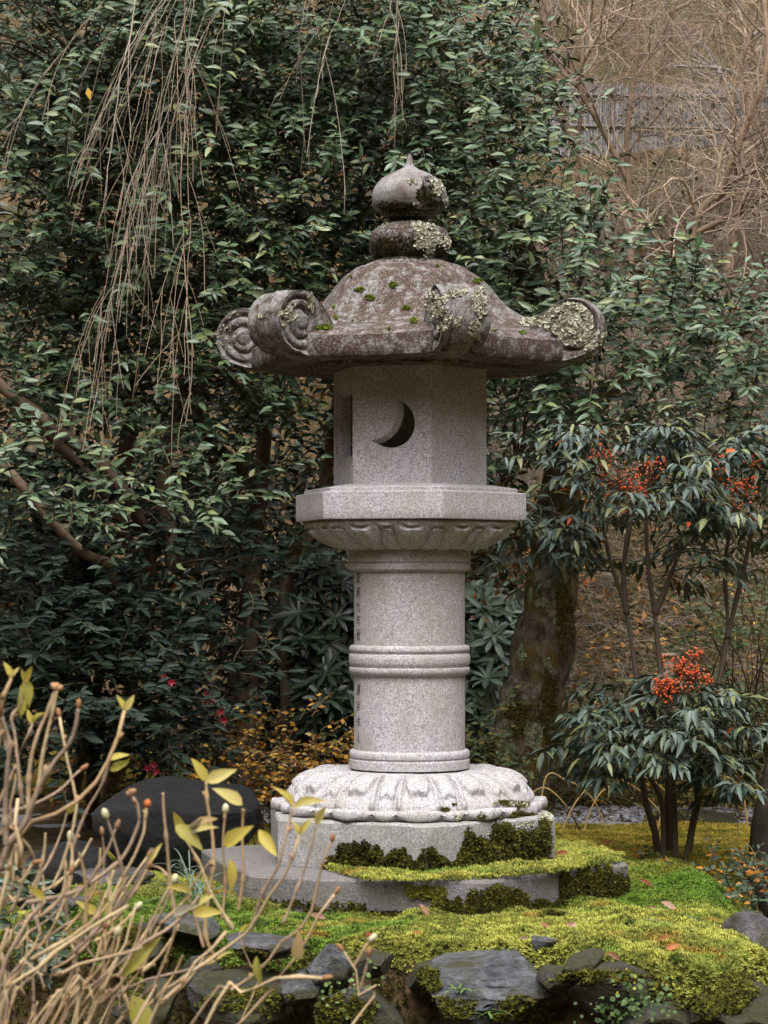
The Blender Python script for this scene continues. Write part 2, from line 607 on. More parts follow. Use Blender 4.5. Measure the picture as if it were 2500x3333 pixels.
# gravel path
M_GRAVEL = flat('grey_gravel', (0.24, 0.23, 0.24), 0.9, 0.2, 0.6, 260, 260, 1.0)
V, Q = grid(np.arange(-3.0, 5.5, 0.06), np.arange(11.3, 12.35, 0.05), lambda x, y: ground(x, y) * 0.15 + 0.26 + 0.0 * x)
put('gravel_path', V, Q, M_GRAVEL, kind='structure')
# far moss lawn seen between the trunks at left
V, Q = grid(np.arange(-6, -0.9, 0.12), np.arange(13.0, 15.9, 0.12), lambda x, y: ground(x, y) + 0.02)
put('far_lawn', V, Q, M_LAWN, kind='structure')

ico_cache = {}
def ico(sub):
    if sub not in ico_cache:
        bm = bmesh.new()
        bmesh.ops.create_icosphere(bm, subdivisions=sub, radius=1)
        V = np.array([v.co[:] for v in bm.verts])
        Fc = np.array([[v.index for v in f.verts] for f in bm.faces])
        bm.free()
        ico_cache[sub] = (V, Fc)
    return ico_cache[sub]

# gravel stones
tv, tf = ico(1)
n = 5200
gx = rng.uniform(-1.5, 4.5, n); gy = rng.uniform(11.3, 12.3, n)
gz = ground(gx, gy) * 0.15 + 0.265
s = rng.uniform(0.006, 0.016, (n, 3)) * np.array([1, 1, 0.6])
Vg = (tv[None] * s[:, None] * (1 + 0.2 * rng.normal(size=(n, 1, 3))) + np.stack([gx, gy, gz], -1)[:, None]).reshape(-1, 3)
Fg = (tf[None] + np.arange(n)[:, None, None] * len(tv)).reshape(-1, 3)
put('gravel', Vg, Fg, tinted('gravel_stone', 0.85, 0.2), kind='stuff', smooth=False,
    tint=np.repeat(rng.uniform(0.12, 0.42, (n, 1)) * np.array([[1, 0.97, 1.02]]), len(tv), 0))

# ------------------------------------------------------------------ stone lantern
LX, LY = (1333 - 1250) / F * 9.0, 9.0
def Z(py, Y=9.0):
    return EYE - (py - HOR) / F * Y
lan = thing('stone_lantern', 'tall granite garden lantern with curled roof corners and crescent opening', 'stone lantern', (LX, LY, 0.448))
BV = []     # (name, bvh) of the lantern and the base stones, to find where lichen and moss sit
def note(V, Fs):
    polys = []
    for f in (Fs if isinstance(Fs, (list, tuple)) else [Fs]):
        polys += np.asarray(f).tolist()
    BV.append(BVHTree.FromPolygons(np.asarray(V).tolist(), polys))

def hit(px, py):
    d = Vector(((px - 1250) / F, 1, -(py - HOR) / F)).normalized()
    best = None
    for k, bv in enumerate(BV):
        loc, nor, idx, dist = bv.ray_cast(Vector((0, 0, EYE)), d)
        if loc is not None and (best is None or dist < best[2]):
            if nor.dot(d) > 0:
                nor = -nor
            best = (np.array(loc), np.array(nor), dist, k)
    return best

def polar(R, Zz, closed_top=True, closed_bot=True):
    """R, Zz (I, N): rings from top to bottom"""
    I, N = R.shape
    th = np.arange(N) * 2 * PI / N
    V = np.stack([LX + R * np.cos(th), LY + R * np.sin(th), Zz], -1).reshape(-1, 3)
    i = np.arange(I - 1)[:, None] * N
    j = np.arange(N)[None]
    j2 = (j + 1) % N
    Q = np.stack([i + j, i + N + j, i + N + j2, i + j2], -1).reshape(-1, 4)
    Fs = [Q]
    if closed_top:
        Fs.append(np.arange(N)[None, :])
    if closed_bot:
        Fs.append((I - 1) * N + np.arange(N)[None, ::-1])
    return V, Fs

def refine(prof, m=3):
    p = np.array(prof, float)
    out = [p[0]]
    for a, b in zip(p[:-1], p[1:]):
        for k in range(1, m + 1):
            out.append(a + (b - a) * k / m)
    return np.array(out)

def lathe(name, prof, mat, N=128, wob=0.0, m=2, smooth=True, parent=lan):
    p = refine(prof, m)
    R = np.repeat(p[:, :1], N, 1); Zz = np.repeat(p[:, 1:2], N, 1)
    V, Fs = polar(R, Zz)
    if wob:
        nn = fbm(V * 9, 3, 3)[:, None]
        rad = V - np.array([LX, LY, 0]); rad[:, 2] = 0
        V = V + unit(rad) * nn * wob
        V[:, 2] += fbm(V * 9 + 50, 4, 3) * wob * 0.5
    o = put(name, V, Fs, mat, parent, smooth=smooth)
    try:
        o.data.set_sharp_from_angle(angle=math.radians(38))
    except Exception:
        pass
    note(V, Fs)
    return o

def hexR(th, ap, a0):
    """radius at angle th of a hexagon with apothem ap and a vertex at a0 degrees"""
    k = (np.degrees(th) - a0 - 30) % 60
    k = np.where(k > 30, k - 60, k)
    return ap / np.cos(np.radians(k))

def angles(a0, N):
    """ring angles with a sample exactly on each vertex: N divisible by 6"""
    return np.radians(a0) + np.arange(N) * 2 * PI / N

def polar_a(th, R, Zz, top=True, bot=True):
    I, N = R.shape
    V = np.stack([LX + R * np.cos(th)[None], LY + R * np.sin(th)[None], Zz], -1).reshape(-1, 3)
    i = np.arange(I - 1)[:, None] * N
    j = np.arange(N)[None]
    j2 = (j + 1) % N
    Fs = [np.stack([i + j, i + N + j, i + N + j2, i + j2], -1).reshape(-1, 4)]
    if top: Fs.append(np.arange(N)[None, :])
    if bot: Fs.append((I - 1) * N + np.arange(N)[None, ::-1])
    return V, Fs

def hexprism(name, rows, a0, mat, N=120, wob=0.002, parent=lan, cr=0.0, seed=2, ws=7):
    """rows of (circumradius, z); edges rounded by cr degrees"""
    th = angles(a0, N)
    p = np.array(rows, float)
    hr = hexR(th, math.cos(PI / 6), a0)
    soft = 1 - 0.006 * (hr > 0.995)
    R = p[:, :1] * (hr * soft)[None]
    Zz = np.repeat(p[:, 1:2], N, 1)
    V, Fs = polar_a(th, R, Zz)
    if wob:
        V = V + np.stack([fbm(V * ws, seed, 3), fbm(V * ws + 31, seed, 3), fbm(V * ws + 77, seed, 3) * 0.6], -1) * wob
    o = put(name, V, Fs, mat, parent)
    o.data.set_sharp_from_angle(angle=math.radians(28))
    note(V, Fs)
    return o

# --- plinth
pz0, pz1 = 0.448, 0.620
rows = [(0.50, pz1 + 0.001), (0.578, pz1), (0.586, pz1 - 0.008)] + [(0.587, z) for z in np.linspace(pz1 - 0.03, pz0 + 0.02, 7)] + [(0.585, pz0 + 0.001), (0.57, pz0)]
hexprism('plinth', rows, 215, M_PLINTH, wob=0.004, seed=3)

# --- lotus base
N = 864
TH = np.arange(N) * 2 * PI / N
PC = math.radians(-86.5)              # a petal faces almost straight to the front
u = ((TH - PC) / (2 * PI / 12) + 0.5) % 1 * 2 - 1       # -1..1 across a petal
au = np.abs(u)
key = np.array([(0.20, 0.776), (0.262, 0.776), (0.290, 0.774), (0.330, 0.768), (0.372, 0.755), (0.408, 0.737), (0.436, 0.712), (0.456, 0.688), (0.466, 0.668), (0.466, 0.655)])
s = np.concatenate([[0], np.cumsum(np.linalg.norm(np.diff(key, axis=0), axis=1))]); s /= s[-1]
I = 70
tt = np.linspace(0, 1, I)
r0 = np.interp(tt, s, key[:, 0]); z0 = np.interp(tt, s, key[:, 1])
for _ in range(3):
    r0[1:-1] = (r0[:-2] + 2 * r0[1:-1] + r0[2:]) / 4; z0[1:-1] = (z0[:-2] + 2 * z0[1:-1] + z0[2:]) / 4
nr = np.gradient(z0) * -1; nz = np.gradient(r0)
ln = np.hypot(nr, nz); nr /= ln; nz /= ln
Tg, Ug = np.meshgrid(tt, u, indexing='ij'); Ag = np.abs(Ug)
fade = sm(0.18, 0.42, Tg)
w = 0.60 + 0.12 * sm(0.3, 0.9, Tg)          # half-width of the front petal
wi = 0.40 + 0.06 * sm(0.3, 0.8, Tg)         # half-width of its swollen middle
groove = np.exp(-((Ag - w) / 0.05) ** 2)
rim = sm(0, 1, 1 - np.abs(Ag - (w + wi) / 2) / ((w - wi) / 2 + 1e-6))
tend = 0.81 + 0.012 * np.exp(-((Ag - 0.20) / 0.13) ** 2) - 0.010 * np.exp(-(Ag / 0.07) ** 2) - 0.12 * sm(0.25, 0.42, Ag)
bulb = np.sqrt(np.clip(1 - (Ag / wi) ** 2, 0, 1)) * sm(0.15, 0.6, Tg) * sm(0, 0.055, tend - Tg)
mouth = np.exp(-((Tg - tend - 0.012) / 0.02) ** 2) * (Ag < wi * 0.95)
gr2 = np.exp(-((Ag - wi) / 0.04) ** 2) * sm(0.3, 0.5, Tg) * (1 - sm(0.78, 0.84, Tg))
inter = np.sqrt(np.clip(1 - ((1 - Ag) / 0.30) ** 2, 0, 1)) * sm(0.2, 0.6, Tg) * (1 - sm(0.79, 0.84, Tg + 0.02 * np.cos((1 - Ag) * 20)))
disp = fade * (-0.012 * groove + 0.012 * rim * (1 - sm(0.93, 1.0, Tg)) - 0.007 * gr2 + 0.023 * bulb + 0.014 * inter - 0.0 * mouth) - 0.004
R = r0[:, None] + nr[:, None] * disp; Zz = z0[:, None] + nz[:, None] * disp
# thick rounded petal tips
tipm = np.cos(np.clip(au / 0.67, 0, 1) * PI / 2) ** 0.55
tipi = np.cos(np.clip((1 - au) / 0.34, 0, 1) * PI / 2) ** 0.55
tip = np.maximum(0.044 * tipm + 0.005 * np.exp(-(au / 0.12) ** 2), 0.030 * tipi) + 0.0 * (1 - np.exp(-((au - 0.66) / 0.04) ** 2))
lift = 0.020 * tipm + 0.008 * tipi - 0.004
drop = 0.022 * (1 - np.maximum(tipm, tipi * 0.9)) 
rowsR, rowsZ = [], []
for (fr, zz) in ((0.25, 0.654), (0.6, 0.656), (0.88, 0.653), (1.0, 0.643), (1.0, 0.632), (0.9, 0.624), (0.5, 0.6195), (0.0, 0.6195)):
    rowsR.append(0.466 + fr * (tip + 0.006)); rowsZ.append(zz + lift * (fr if zz > 0.65 else 0.45 if zz > 0.64 else 0) + drop * (1.0 if zz < 0.64 and fr > 0.2 else 0.0))
R = np.vstack([R, rowsR]); Zz = np.vstack([Zz, rowsZ])
V, Fs = polar(R, Zz)
V = V + (fbm(V * 30, 8, 3) * 0.0015)[:, None]
o = put('lotus_base', V, Fs, M_GRAN, lan); note(V, Fs)

# --- shaft with its rings, cut from one stone
S_ = 9.0 / F
def zz(py): return EYE - (py - HOR) * S_
rs = 180.5 * S_
prof = [(0.18, 1.591), (0.2285, 1.591), (0.2292, 1.588), (0.2292, 1.549), (0.224, 1.546), (0.2285, 1.541), (0.2305, 1.530), (0.2285, 1.521), (0.216, 1.513), (rs, 1.511)]
prof += [(rs, z) for z in np.linspace(1.49, 1.26, 8)]
prof += [(rs, zz(2098)), (0.218, zz(2099)), (0.2245, zz(2103)), (0.2275, zz(2110)), (0.2265, zz(2117)), (0.2215, zz(2122)), (0.2215, zz(2125)), (0.2265, zz(2129)), (0.2285, zz(2139)), (0.2287, zz(2150)), (0.2265, zz(2161)), (0.2215, zz(2166)), (0.2212, zz(2169)), (0.2268, zz(2172)), (0.2282, zz(2178)), (0.2262, zz(2186)), (0.219, zz(2193)), (rs, zz(2199))]
prof += [(rs, z) for z in np.linspace(zz(2215), zz(2425), 8)]
prof += [(rs, zz(2437)), (0.218, zz(2438)), (0.2245, zz(2443)), (0.227, zz(2451)), (0.225, zz(2460)), (0.2205, zz(2463)), (0.2205, zz(2466)), (0.2258, zz(2470)), (0.2262, zz(2480)), (0.226, zz(2497)), (0.18, zz(2498) )]
lathe('shaft', prof, M_GRAN, 192, 0.0006, 1)

# --- carved date down the left side of the shaft
M_INK = flat('carved_line', (0.085, 0.075, 0.062), 0.95, 0.05)
def carve(txt, size, ztop, ang, step, squash=0.8):
    """characters standing 0.6 mm proud as dark strokes, wrapped round the shaft"""
    for k, ch in enumerate(txt):
        cu = bpy.data.curves.new('t', 'FONT')
        cu.body = ch; cu.size = size; cu.align_x = 'CENTER'; cu.align_y = 'CENTER'
        cu.resolution_u = 2; cu.offset = size * 0.02
        ob = bpy.data.objects.new('t', cu); COL.objects.link(ob)
        dg = bpy.context.evaluated_depsgraph_get()
        me = bpy.data.meshes.new_from_object(ob.evaluated_get(dg))
        bm = bmesh.new(); bm.from_mesh(me)
        bmesh.ops.triangulate(bm, faces=bm.faces)
        v = np.array([q.co[:] for q in bm.verts]); f = np.array([[q.index for q in fc.verts] for fc in bm.faces])
        bm.free(); bpy.data.objects.remove(ob); bpy.data.meshes.remove(me); bpy.data.curves.remove(cu)
        if not len(v):
            continue
        v[:, 0] = v[:, 0] * squash + v[:, 1] * 0.12
        a = math.radians(ang) + v[:, 0] / rs
        rr_ = rs + 0.0008
        P = np.stack([LX + rr_ * np.cos(a), LY + rr_ * np.sin(a), ztop - k * step + v[:, 1]], -1)
        put('inscription_character', P, f, M_INK, lan, smooth=False)
# the characters face outward at 205 degrees (far left of the visible side)
carve('昭和九年秋', 0.046, zz(1886), 203.5, 0.0525)
carve('源京作人', 0.042, zz(2245), 203.5, 0.060)

# --- bowl of petals under the platform
u2 = ((TH - math.radians(-90 + 0.5)) / (2 * PI / 12) + 0.5) % 1 * 2 - 1
a2 = np.abs(u2)
key = np.array([(0.20, 1.703), (0.408, 1.703), (0.416, 1.695), (0.414, 1.684), (0.40, 1.672), (0.383, 1.658), (0.360, 1.642), (0.332, 1.624), (0.300, 1.609), (0.270, 1.600), (0.245, 1.597), (0.243, 1.592), (0.20, 1.592)])
p = refine(key, 4)
s = np.linspace(0, 1, len(p))
Tg, Ug = np.meshgrid(s, u2, indexing='ij'); Ag = np.abs(Ug)
hx = hexR(TH, math.cos(PI / 6), 225)
k24 = np.abs(((Ug * 1.0 + 1) % 1.0) - 0.5) * 2        # 1 at the tips of the 24 points
R = p[:, :1] * (1 - 0.80 * (1 - hx)[None] * (1 - sm(0.45, 0.85, Tg)))
on = sm(0.30, 0.36, Tg)
w = 0.74 - 0.3 * sm(0.35, 0.95, Tg)
gro = np.exp(-((Ag - w) / 0.06) ** 2); bul = np.exp(-((Ag / 0.40) ** 2)) ; bul2 = np.exp(-(((1 - Ag) / 0.2) ** 2))
lobes = np.exp(-(((Ag - 0.2) / 0.2) ** 2 + ((Tg - 0.5) / 0.13) ** 2))
R = R + on * (1 - sm(0.82, 0.9, Tg)) * (-0.016 * gro + 0.013 * bul + 0.010 * bul2 + 0.015 * lobes)
# scalloped lower edge of the rim
sc = sm(0.0, 1.0, 1 - np.abs(Ug * 2 % 2 - 1))
Zz = np.repeat(p[:, 1:2], N, 1)
edge = (Tg > 0.17) & (Tg < 0.34)
Zz = Zz + np.where(edge, 0.009 * (sc - 0.5) * np.sin((Tg - 0.17) / 0.17 * PI), 0)
R = R + np.where((Tg > 0.27) & (Tg < 0.37), -0.014 * (1 - sc), 0)
V, Fs = polar(R, Zz)
V = V + (fbm(V * 30, 18, 3) * 0.0015)[:, None]
put('petal_bowl', V, Fs, M_GRAN, lan); note(V, Fs)

# --- platform slab with a raised inner step
rows = [(0.30, 1.8350), (0.318, 1.8345), (0.412, 1.8205), (0.4155, 1.8175), (0.4160, 1.8065), (0.446, 1.8035), (0.4485, 1.8000), (0.4488, 1.775), (0.4488, 1.74), (0.4485, 1.708), (0.4460, 1.7035), (0.39, 1.7030)]
hexprism('platform', rows, 225, M_GRAN, wob=0.0012, seed=6)

# --- fire box: hexagonal, hollow, a crescent opening, windows at the sides
def solid(name, V, Fc):
    me = bpy.data.meshes.new(name)
    me.from_pydata([tuple(map(float, v)) for v in V], [], [tuple(map(int, f)) for f in Fc])
    me.update()
    bm = bmesh.new(); bm.from_mesh(me)
    bmesh.ops.recalc_face_normals(bm, faces=bm.faces)
    bm.to_mesh(me); bm.free()
    ob = bpy.data.objects.new(name, me)
    COL.objects.link(ob)
    return ob

def prism(poly0, poly1):
    n = len(poly0)
    V = list(poly0) + list(poly1)
    Fc = [list(range(n))[::-1], list(range(n, 2 * n))] + [[i, (i + 1) % n, n + (i + 1) % n, n + i] for i in range(n)]
    return V, Fc

BR, bz0, bz1 = 0.296, 1.8345, 2.272
hexo = [(LX + BR * math.cos(math.radians(225 + 60 * k)), LY + BR * math.sin(math.radians(225 + 60 * k))) for k in range(6)]
body = solid('tmp_body', *prism([(x, y, bz0) for x, y in hexo], [(x, y, bz1) for x, y in hexo]))
cyl = [(LX + 0.222 * math.cos(a), LY + 0.222 * math.sin(a)) for a in np.linspace(0, 2 * PI, 48, endpoint=False)]
cut = [solid('tmp_c', *prism([(x, y, bz0 + 0.05) for x, y in cyl], [(x, y, bz1 - 0.03) for x, y in cyl]))]
ap = BR * math.cos(PI / 6)
def face_frame(deg):
    n = np.array([math.cos(math.radians(deg)), math.sin(math.radians(deg)), 0])
    t = np.array([-n[1], n[0], 0])          # to the right seen from outside
    return np.array([LX, LY, 0]) + n * ap, n, t
def on_face(deg, s, z, d):
    o, n, t = face_frame(deg)
    return o + n * d + t * s + np.array([0, 0, z])
# crescent on the 255-degree face, found from the photo through that face's plane
o_, n_, t_ = face_frame(255)
def face_px(px, py):
    d = np.array([(px - 1250) / F, 1, -(py - HOR) / F]); c = np.array([0, 0, EYE])
    k = ((o_ - c) @ n_) / (d @ n_)
    q = c + d * k
    return (q - o_) @ t_, q[2]
def circ3(a, b_, c):
    (x1, y1), (x2, y2), (x3, y3) = face_px(*a), face_px(*b_), face_px(*c)
    d = 2 * (x1 * (y2 - y3) + x2 * (y3 - y1) + x3 * (y1 - y2))
    ux = ((x1**2 + y1**2) * (y2 - y3) + (x2**2 + y2**2) * (y3 - y1) + (x3**2 + y3**2) * (y1 - y2)) / d
    uy = ((x1**2 + y1**2) * (x3 - x2) + (x2**2 + y2**2) * (x1 - x3) + (x3**2 + y3**2) * (x2 - x1)) / d
    return (ux, uy), math.hypot(x1 - ux, y1 - uy)
oc, ocr = circ3((1282, 1292), (1203, 1431), (1352, 1372))
ic, icr = circ3((1282, 1292), (1203, 1431), (1289, 1362))
def crescent(shr, dx=0, dz=0):
    c1 = np.array(oc) + [dx, dz]; r1 = ocr - shr * 0.6
    c2 = np.array(ic) + [dx, dz]; r2 = icr + shr * 1.3
    d = c2 - c1; D = np.linalg.norm(d); a0 = math.atan2(d[1], d[0])
    x = (D * D + r1 * r1 - r2 * r2) / (2 * D)
    h1 = math.acos(max(-1, min(1, x / r1)))
    x2 = D - x
    h2 = math.acos(max(-1, min(1, x2 / r2)))
    A = [c1 + r1 * np.array([math.cos(a), math.sin(a)]) for a in np.linspace(a0 + h1, a0 + 2 * PI - h1, 40)]
    B = [c2 + r2 * np.array([math.cos(a), math.sin(a)]) for a in np.linspace(a0 + PI + h2, a0 + PI - h2, 26)][1:-1]
    return A + B
def ext(deg, poly0, d0, poly1, d1):
    return prism([on_face(deg, p[0], p[1], d0) for p in poly0], [on_face(deg, p[0], p[1], d1) for p in poly1])
cut.append(solid('tmp_c', *ext(255, crescent(-0.004), 0.01, crescent(0.014), -0.024)))
cut.append(solid('tmp_c', *ext(255, crescent(0.0138), -0.02, crescent(0.0138), -0.11)))
def rect(hw, z0, z1):
    return [(-hw, z0), (hw, z0), (hw, z1), (-hw, z1)]
def rect2(a, b_, z0, z1):
    return [(a, z0), (b_, z0), (b_, z1), (a, z1)]
for dg_ in (195, 15):
    sg = 1
    cut.append(solid('tmp_c', *ext(dg_, rect2(-0.112, 0.138, 1.908, 2.200), 0.01, rect2(-0.112, 0.138, 1.908, 2.200), -0.010)))
    cut.append(solid('tmp_c', *ext(dg_, rect2(-0.092, 0.134, 1.930, 2.184), -0.009, rect2(-0.092, 0.134, 1.930, 2.184), -0.019)))
    cut.append(solid('tmp_c', *ext(dg_, rect2(-0.078, 0.128, 1.942, 2.172), -0.018, rect2(-0.078, 0.128, 1.942, 2.172), -0.08)))
for c_ in cut:
    md = body.modifiers.new('b', 'BOOLEAN'); md.operation = 'DIFFERENCE'; md.object = c_; md.solver = 'EXACT'
dg = bpy.context.evaluated_depsgraph_get()
me = bpy.data.meshes.new_from_object(body.evaluated_get(dg))
for c_ in cut + [body]:
    bpy.data.objects.remove(c_)
nv = len(me.vertices)
co = np.empty(nv * 3, np.float32); me.vertices.foreach_get('co', co); co = co.reshape(-1, 3)
note(co, [np.array([list(p.vertices)]) for p in me.polygons])
me.vertices.foreach_set('co', (co - bridge(lan)).astype(np.float32).ravel())
me.materials.clear(); me.materials.append(M_GRAN)
me.polygons.foreach_set('use_smooth', np.zeros(len(me.polygons), bool))
me.update()
fb = bpy.data.objects.new('fire_box', me); fb.parent = lan; COL.objects.link(fb)

# --- roof
HT = [(0.0, 2.690), (0.20, 2.690), (0.225, 2.687), (0.235, 2.678), (0.26, 2.670), (0.34, 2.656), (0.40, 2.637), (0.455, 2.610), (0.50, 2.577), (0.54, 2.541), (0.59, 2.492), (0.66, 2.447), (0.76, 2.410), (0.88, 2.383), (0.96, 2.364), (1.0, 2.352)]
HT = np.array(HT)
N = 360
th = angles(225, N)
RA = 0.560                                  # apothem of the eaves
hr = hexR(th, 1.0, 225)                     # 1 on face centres, 1.155 on corners
ts = np.concatenate([np.linspace(0.02, 0.24, 8), np.linspace(0.25, 1.0, 60)])
Hz = np.interp(ts, HT[:, 0], HT[:, 1])
for _ in range(2):
    Hz[9:-1] = (Hz[8:-2] + 2 * Hz[9:-1] + Hz[10:]) / 4
cn = (hr - 1) / 0.1547                        # 0..1 towards corners
blend = sm(0.25, 0.75, ts)[:, None]
R = ts[:, None] * RA * (1 + blend * (hr - 1)[None])
Zz = np.repeat(Hz[:, None], N, 1)
Zz = Zz + sm(0.45, 0.95, ts)[:, None] * (0.020 * cn ** 2 + 0.028 * np.exp(-((1 - cn) / 0.22) ** 2))[None]
for tg in (0.31, 0.40):
    Zz = Zz - 0.004 * np.exp(-((ts - tg) / 0.010) ** 2)[:, None]
ez = Zz[-1]
eave = [(1.0, lambda q: ez - 0.006), (1.002, lambda q: ez * 0.7 + 2.285 * 0.3), (1.001, lambda q: ez * 0.35 + 2.285 * 0.65), (0.998, lambda q: 2.280 + 0.014 * cn ** 2), (0.985, lambda q: 2.274 + 0.014 * cn ** 2), (0.9, lambda q: 2.275 + 0.008 * cn ** 2), (0.70, lambda q: 2.277 + 0 * cn), (0.66, lambda q: 2.279 + 0 * cn), (0.65, lambda q: 2.266 + 0 * cn), (0.6, lambda q: 2.266 + 0 * cn), (0.56, lambda q: 2.266 + 0 * cn)]
for f_, zf in eave:
    R = np.vstack([R, RA * f_ * hr]); Zz = np.vstack([Zz, zf(0)])
V, Fs = polar_a(th, R, Zz)
nn = np.stack([fbm(V * 11, 40, 3), fbm(V * 11 + 30, 41, 3), fbm(V * 11 + 60, 42, 3)], -1)
V = V + nn * 0.004 * (V[:, 2:3] > 2.3)
roof = put('roof', V, Fs, M_ROOF, lan)
roof.data.set_sharp_from_angle(angle=math.radians(50)); note(V, Fs)

def scroll(deg, rc=0.630, zc=2.403, rad=0.112, hw=0.084):
    n = np.array([math.cos(math.radians(deg)), math.sin(math.radians(deg)), 0]); t = np.array([-n[1], n[0], 0])
    NP, NW = 72, 25
    ph = np.arange(NP) * 2 * PI / NP
    ws = np.linspace(-1, 1, NW)
    V = []; 
    for w_ in ws:
        aw = abs(w_)
        rr_ = rad * (1 - 0.035 * aw ** 6 - 0.15 * np.exp(-((aw - 0.60) / 0.10) ** 2) + 0.03 * math.exp(-(w_ / 0.28) ** 2))
        rho = rr_ * (1 + 0 * ph)
        # the strap runs back into the roof slope
        back = np.clip(np.cos(ph - math.radians(205)), 0, 1) ** 3
        rho = rho * (1 + 0.55 * back)
        x = rho * np.cos(ph); z = rho * np.sin(ph)
        V.append(np.array([LX, LY, 0]) + n[None] * (rc + x)[:, None] + t[None] * (w_ * hw) + np.stack([0 * x, 0 * x, zc + z], -1))
    V = np.concatenate(V)
    i = np.arange(NW - 1)[:, None] * NP; j = np.arange(NP)[None]; j2 = (j + 1) % NP
    Fs = [np.stack([i + j, i + j2, i + NP + j2, i + NP + j], -1).reshape(-1, 4)]
    # spiral relief on both ends
    extra = []; base = len(V); Qs = []
    for sgn, row in ((-1, 0), (1, NW - 1)):
        ring0 = V[row * NP:(row + 1) * NP]
        KR = 22
        prev = row * NP + np.arange(NP)
        cen = np.array([LX, LY, zc]) + n * rc + t * sgn * hw
        for k in range(1, KR + 1):
            f_ = 1 - k / KR
            rad_m = max(f_, 0.001)
            pos = cen + (ring0 - cen) * rad_m if f_ > 0.8 else None
            ang = ph
            rr_ = rad * rad_m
            P = np.array([LX, LY, 0]) + n[None] * (rc + rr_ * np.cos(ang))[:, None] + np.stack([0 * ang, 0 * ang, zc + rr_ * np.sin(ang)], -1) + t[None] * sgn * hw
            if pos is not None:
                mixf = (f_ - 0.8) / 0.2
                P = pos * mixf + P * (1 - mixf)
            ar = rr_ / rad
            if ar > 0.30:
                sp = ((ar - 0.30) / 0.34 + (ang if sgn > 0 else -ang) / (2 * PI)) % 1.0
                dpt = -0.020 * np.exp(-((sp - 0.5) / 0.16) ** 2) * (1 - sm(0.86, 0.95, ar))
            else:
                dpt = 0.008 * math.sqrt(max(0, 1 - (ar / 0.30) ** 2)) + 0 * ang - 0.012 * math.exp(-((ar - 0.30) / 0.04) ** 2)
            P = P + t[None] * (sgn * dpt)[:, None]
            ids = base + len(extra) * NP + np.arange(NP)
            extra.append(P)
            a, b_ = prev, ids
            q = np.stack([a, np.roll(a, -1), np.roll(b_, -1), b_], -1)
            Qs.append(q if sgn < 0 else q[:, ::-1])
            prev = ids
        Qs.append(prev[None, ::-1] if sgn > 0 else prev[None])
    V = np.concatenate([V] + extra)
    Fs = [Fs[0]] + [q for q in Qs]
    nn = np.stack([fbm(V * 16, int(deg), 3), fbm(V * 16 + 30, int(deg), 3), fbm(V * 16 + 60, int(deg), 3)], -1)
    V = V + nn * 0.0035
    o = put('roof_scroll', V, Fs, M_SCROLL, lan); note(V, Fs)
    return o
for dgr in (165, 225, 285, 345, 45, 105):
    scroll(dgr)

# --- finial: ring and onion jewel
def pp(l, dz=0): return [(r * S_, zz(y) + dz) for y, r in l]
lathe('finial_ring', pp([(722, 40), (728, 72), (738, 92), (746, 112), (756, 126), (772, 132), (800, 133), (818, 130), (834, 122), (845, 112), (851, 104), (858, 60)]), M_JEWEL, 96, 0.004, 3)
lathe('finial_jewel', pp([(500, 0.6), (503, 3.5), (508, 7), (515, 10), (530, 14), (545, 21), (553, 34), (562, 56), (572, 74), (584, 92), (600, 107), (620, 119), (640, 124.5), (660, 123), (676, 116), (690, 104), (702, 86), (710, 68), (718, 60), (730, 58)]), M_JEWEL2, 96, 0.0035, 3)

# ------------------------------------------------------------------ base slab
sl = thing('stone_slab', 'broad flat hexagonal stone slab under the lantern, half grown over with moss', 'stone slab', (LX, LY, 0.31))
rows = [(0.5, 0.4482), (0.80, 0.4475), (0.818, 0.445), (0.825, 0.437)] + [(0.826, z) for z in np.linspace(0.42, 0.34, 6)] + [(0.822, 0.30), (0.8, 0.29)]
hexprism('slab', rows, 226, M_GRAN2, N=240, wob=0.010, parent=sl, seed=21, ws=4)
# ------------------------------------------------------------------ lichen and moss on the stones
def ellipse_px(n, cx, cy, rx, ry, pw=0.5, rag=0.35, seed=0):
    a = rng.random(n) * 2 * PI
    r = rng.random(n) ** pw
    q = 1 + rag * vn(np.stack([np.cos(a) * 2.2 + seed, np.sin(a) * 2.2, 0 * a + seed], -1), 7)
    return np.stack([cx + rx * r * q * np.cos(a), cy + ry * r * q * np.sin(a)], -1)

def lichen(patches, name='lichen', parent=lan, tint0=(0.47, 0.455, 0.345), only=None):
    acc = Acc()
    for (cx, cy, rx, ry, n, size) in patches:
        for px, py in ellipse_px(n, cx, cy, rx, ry, 0.55, 0.45, cx):
            h = hit(px, py)
            if h is None or (only is not None and h[3] != only):
                continue
            p, nor = h[0], h[1]
            nor = unit(nor + rng.normal(size=3) * 0.35)
            s = size * rng.uniform(0.5, 1.3)
            K = 9
            a = np.arange(K) * 2 * PI / K + rng.random()
            t = unit(np.cross(nor, [0.3, 0.2, 0.9])); b_ = np.cross(nor, t)
            rr_ = s * (1 + 0.35 * rng.normal(size=K).clip(-1, 1))
            ring = p + nor * (0.004 + 0.004 * rng.random(K))[:, None] + (t[None] * np.cos(a)[:, None] + b_[None] * np.sin(a)[:, None]) * rr_[:, None]
            low = ring * 0.6 + p * 0.4 - nor * 0.004
            V = np.vstack([ring, (p + nor * 0.0015)[None], ])
            Fc = np.array([[i, (i + 1) % K, K] for i in range(K)])
            skirt = np.vstack([ring, low])
            acc.add(V, Fc, np.array(tint0) * rng.uniform(0.7, 1.25))
            acc.add(skirt, np.array([[i, K + i, K + (i + 1) % K, (i + 1) % K] for i in range(K)]), np.array(tint0) * 0.7)
    return acc.put(name, M_LICH, parent, 'stuff', smooth=False)

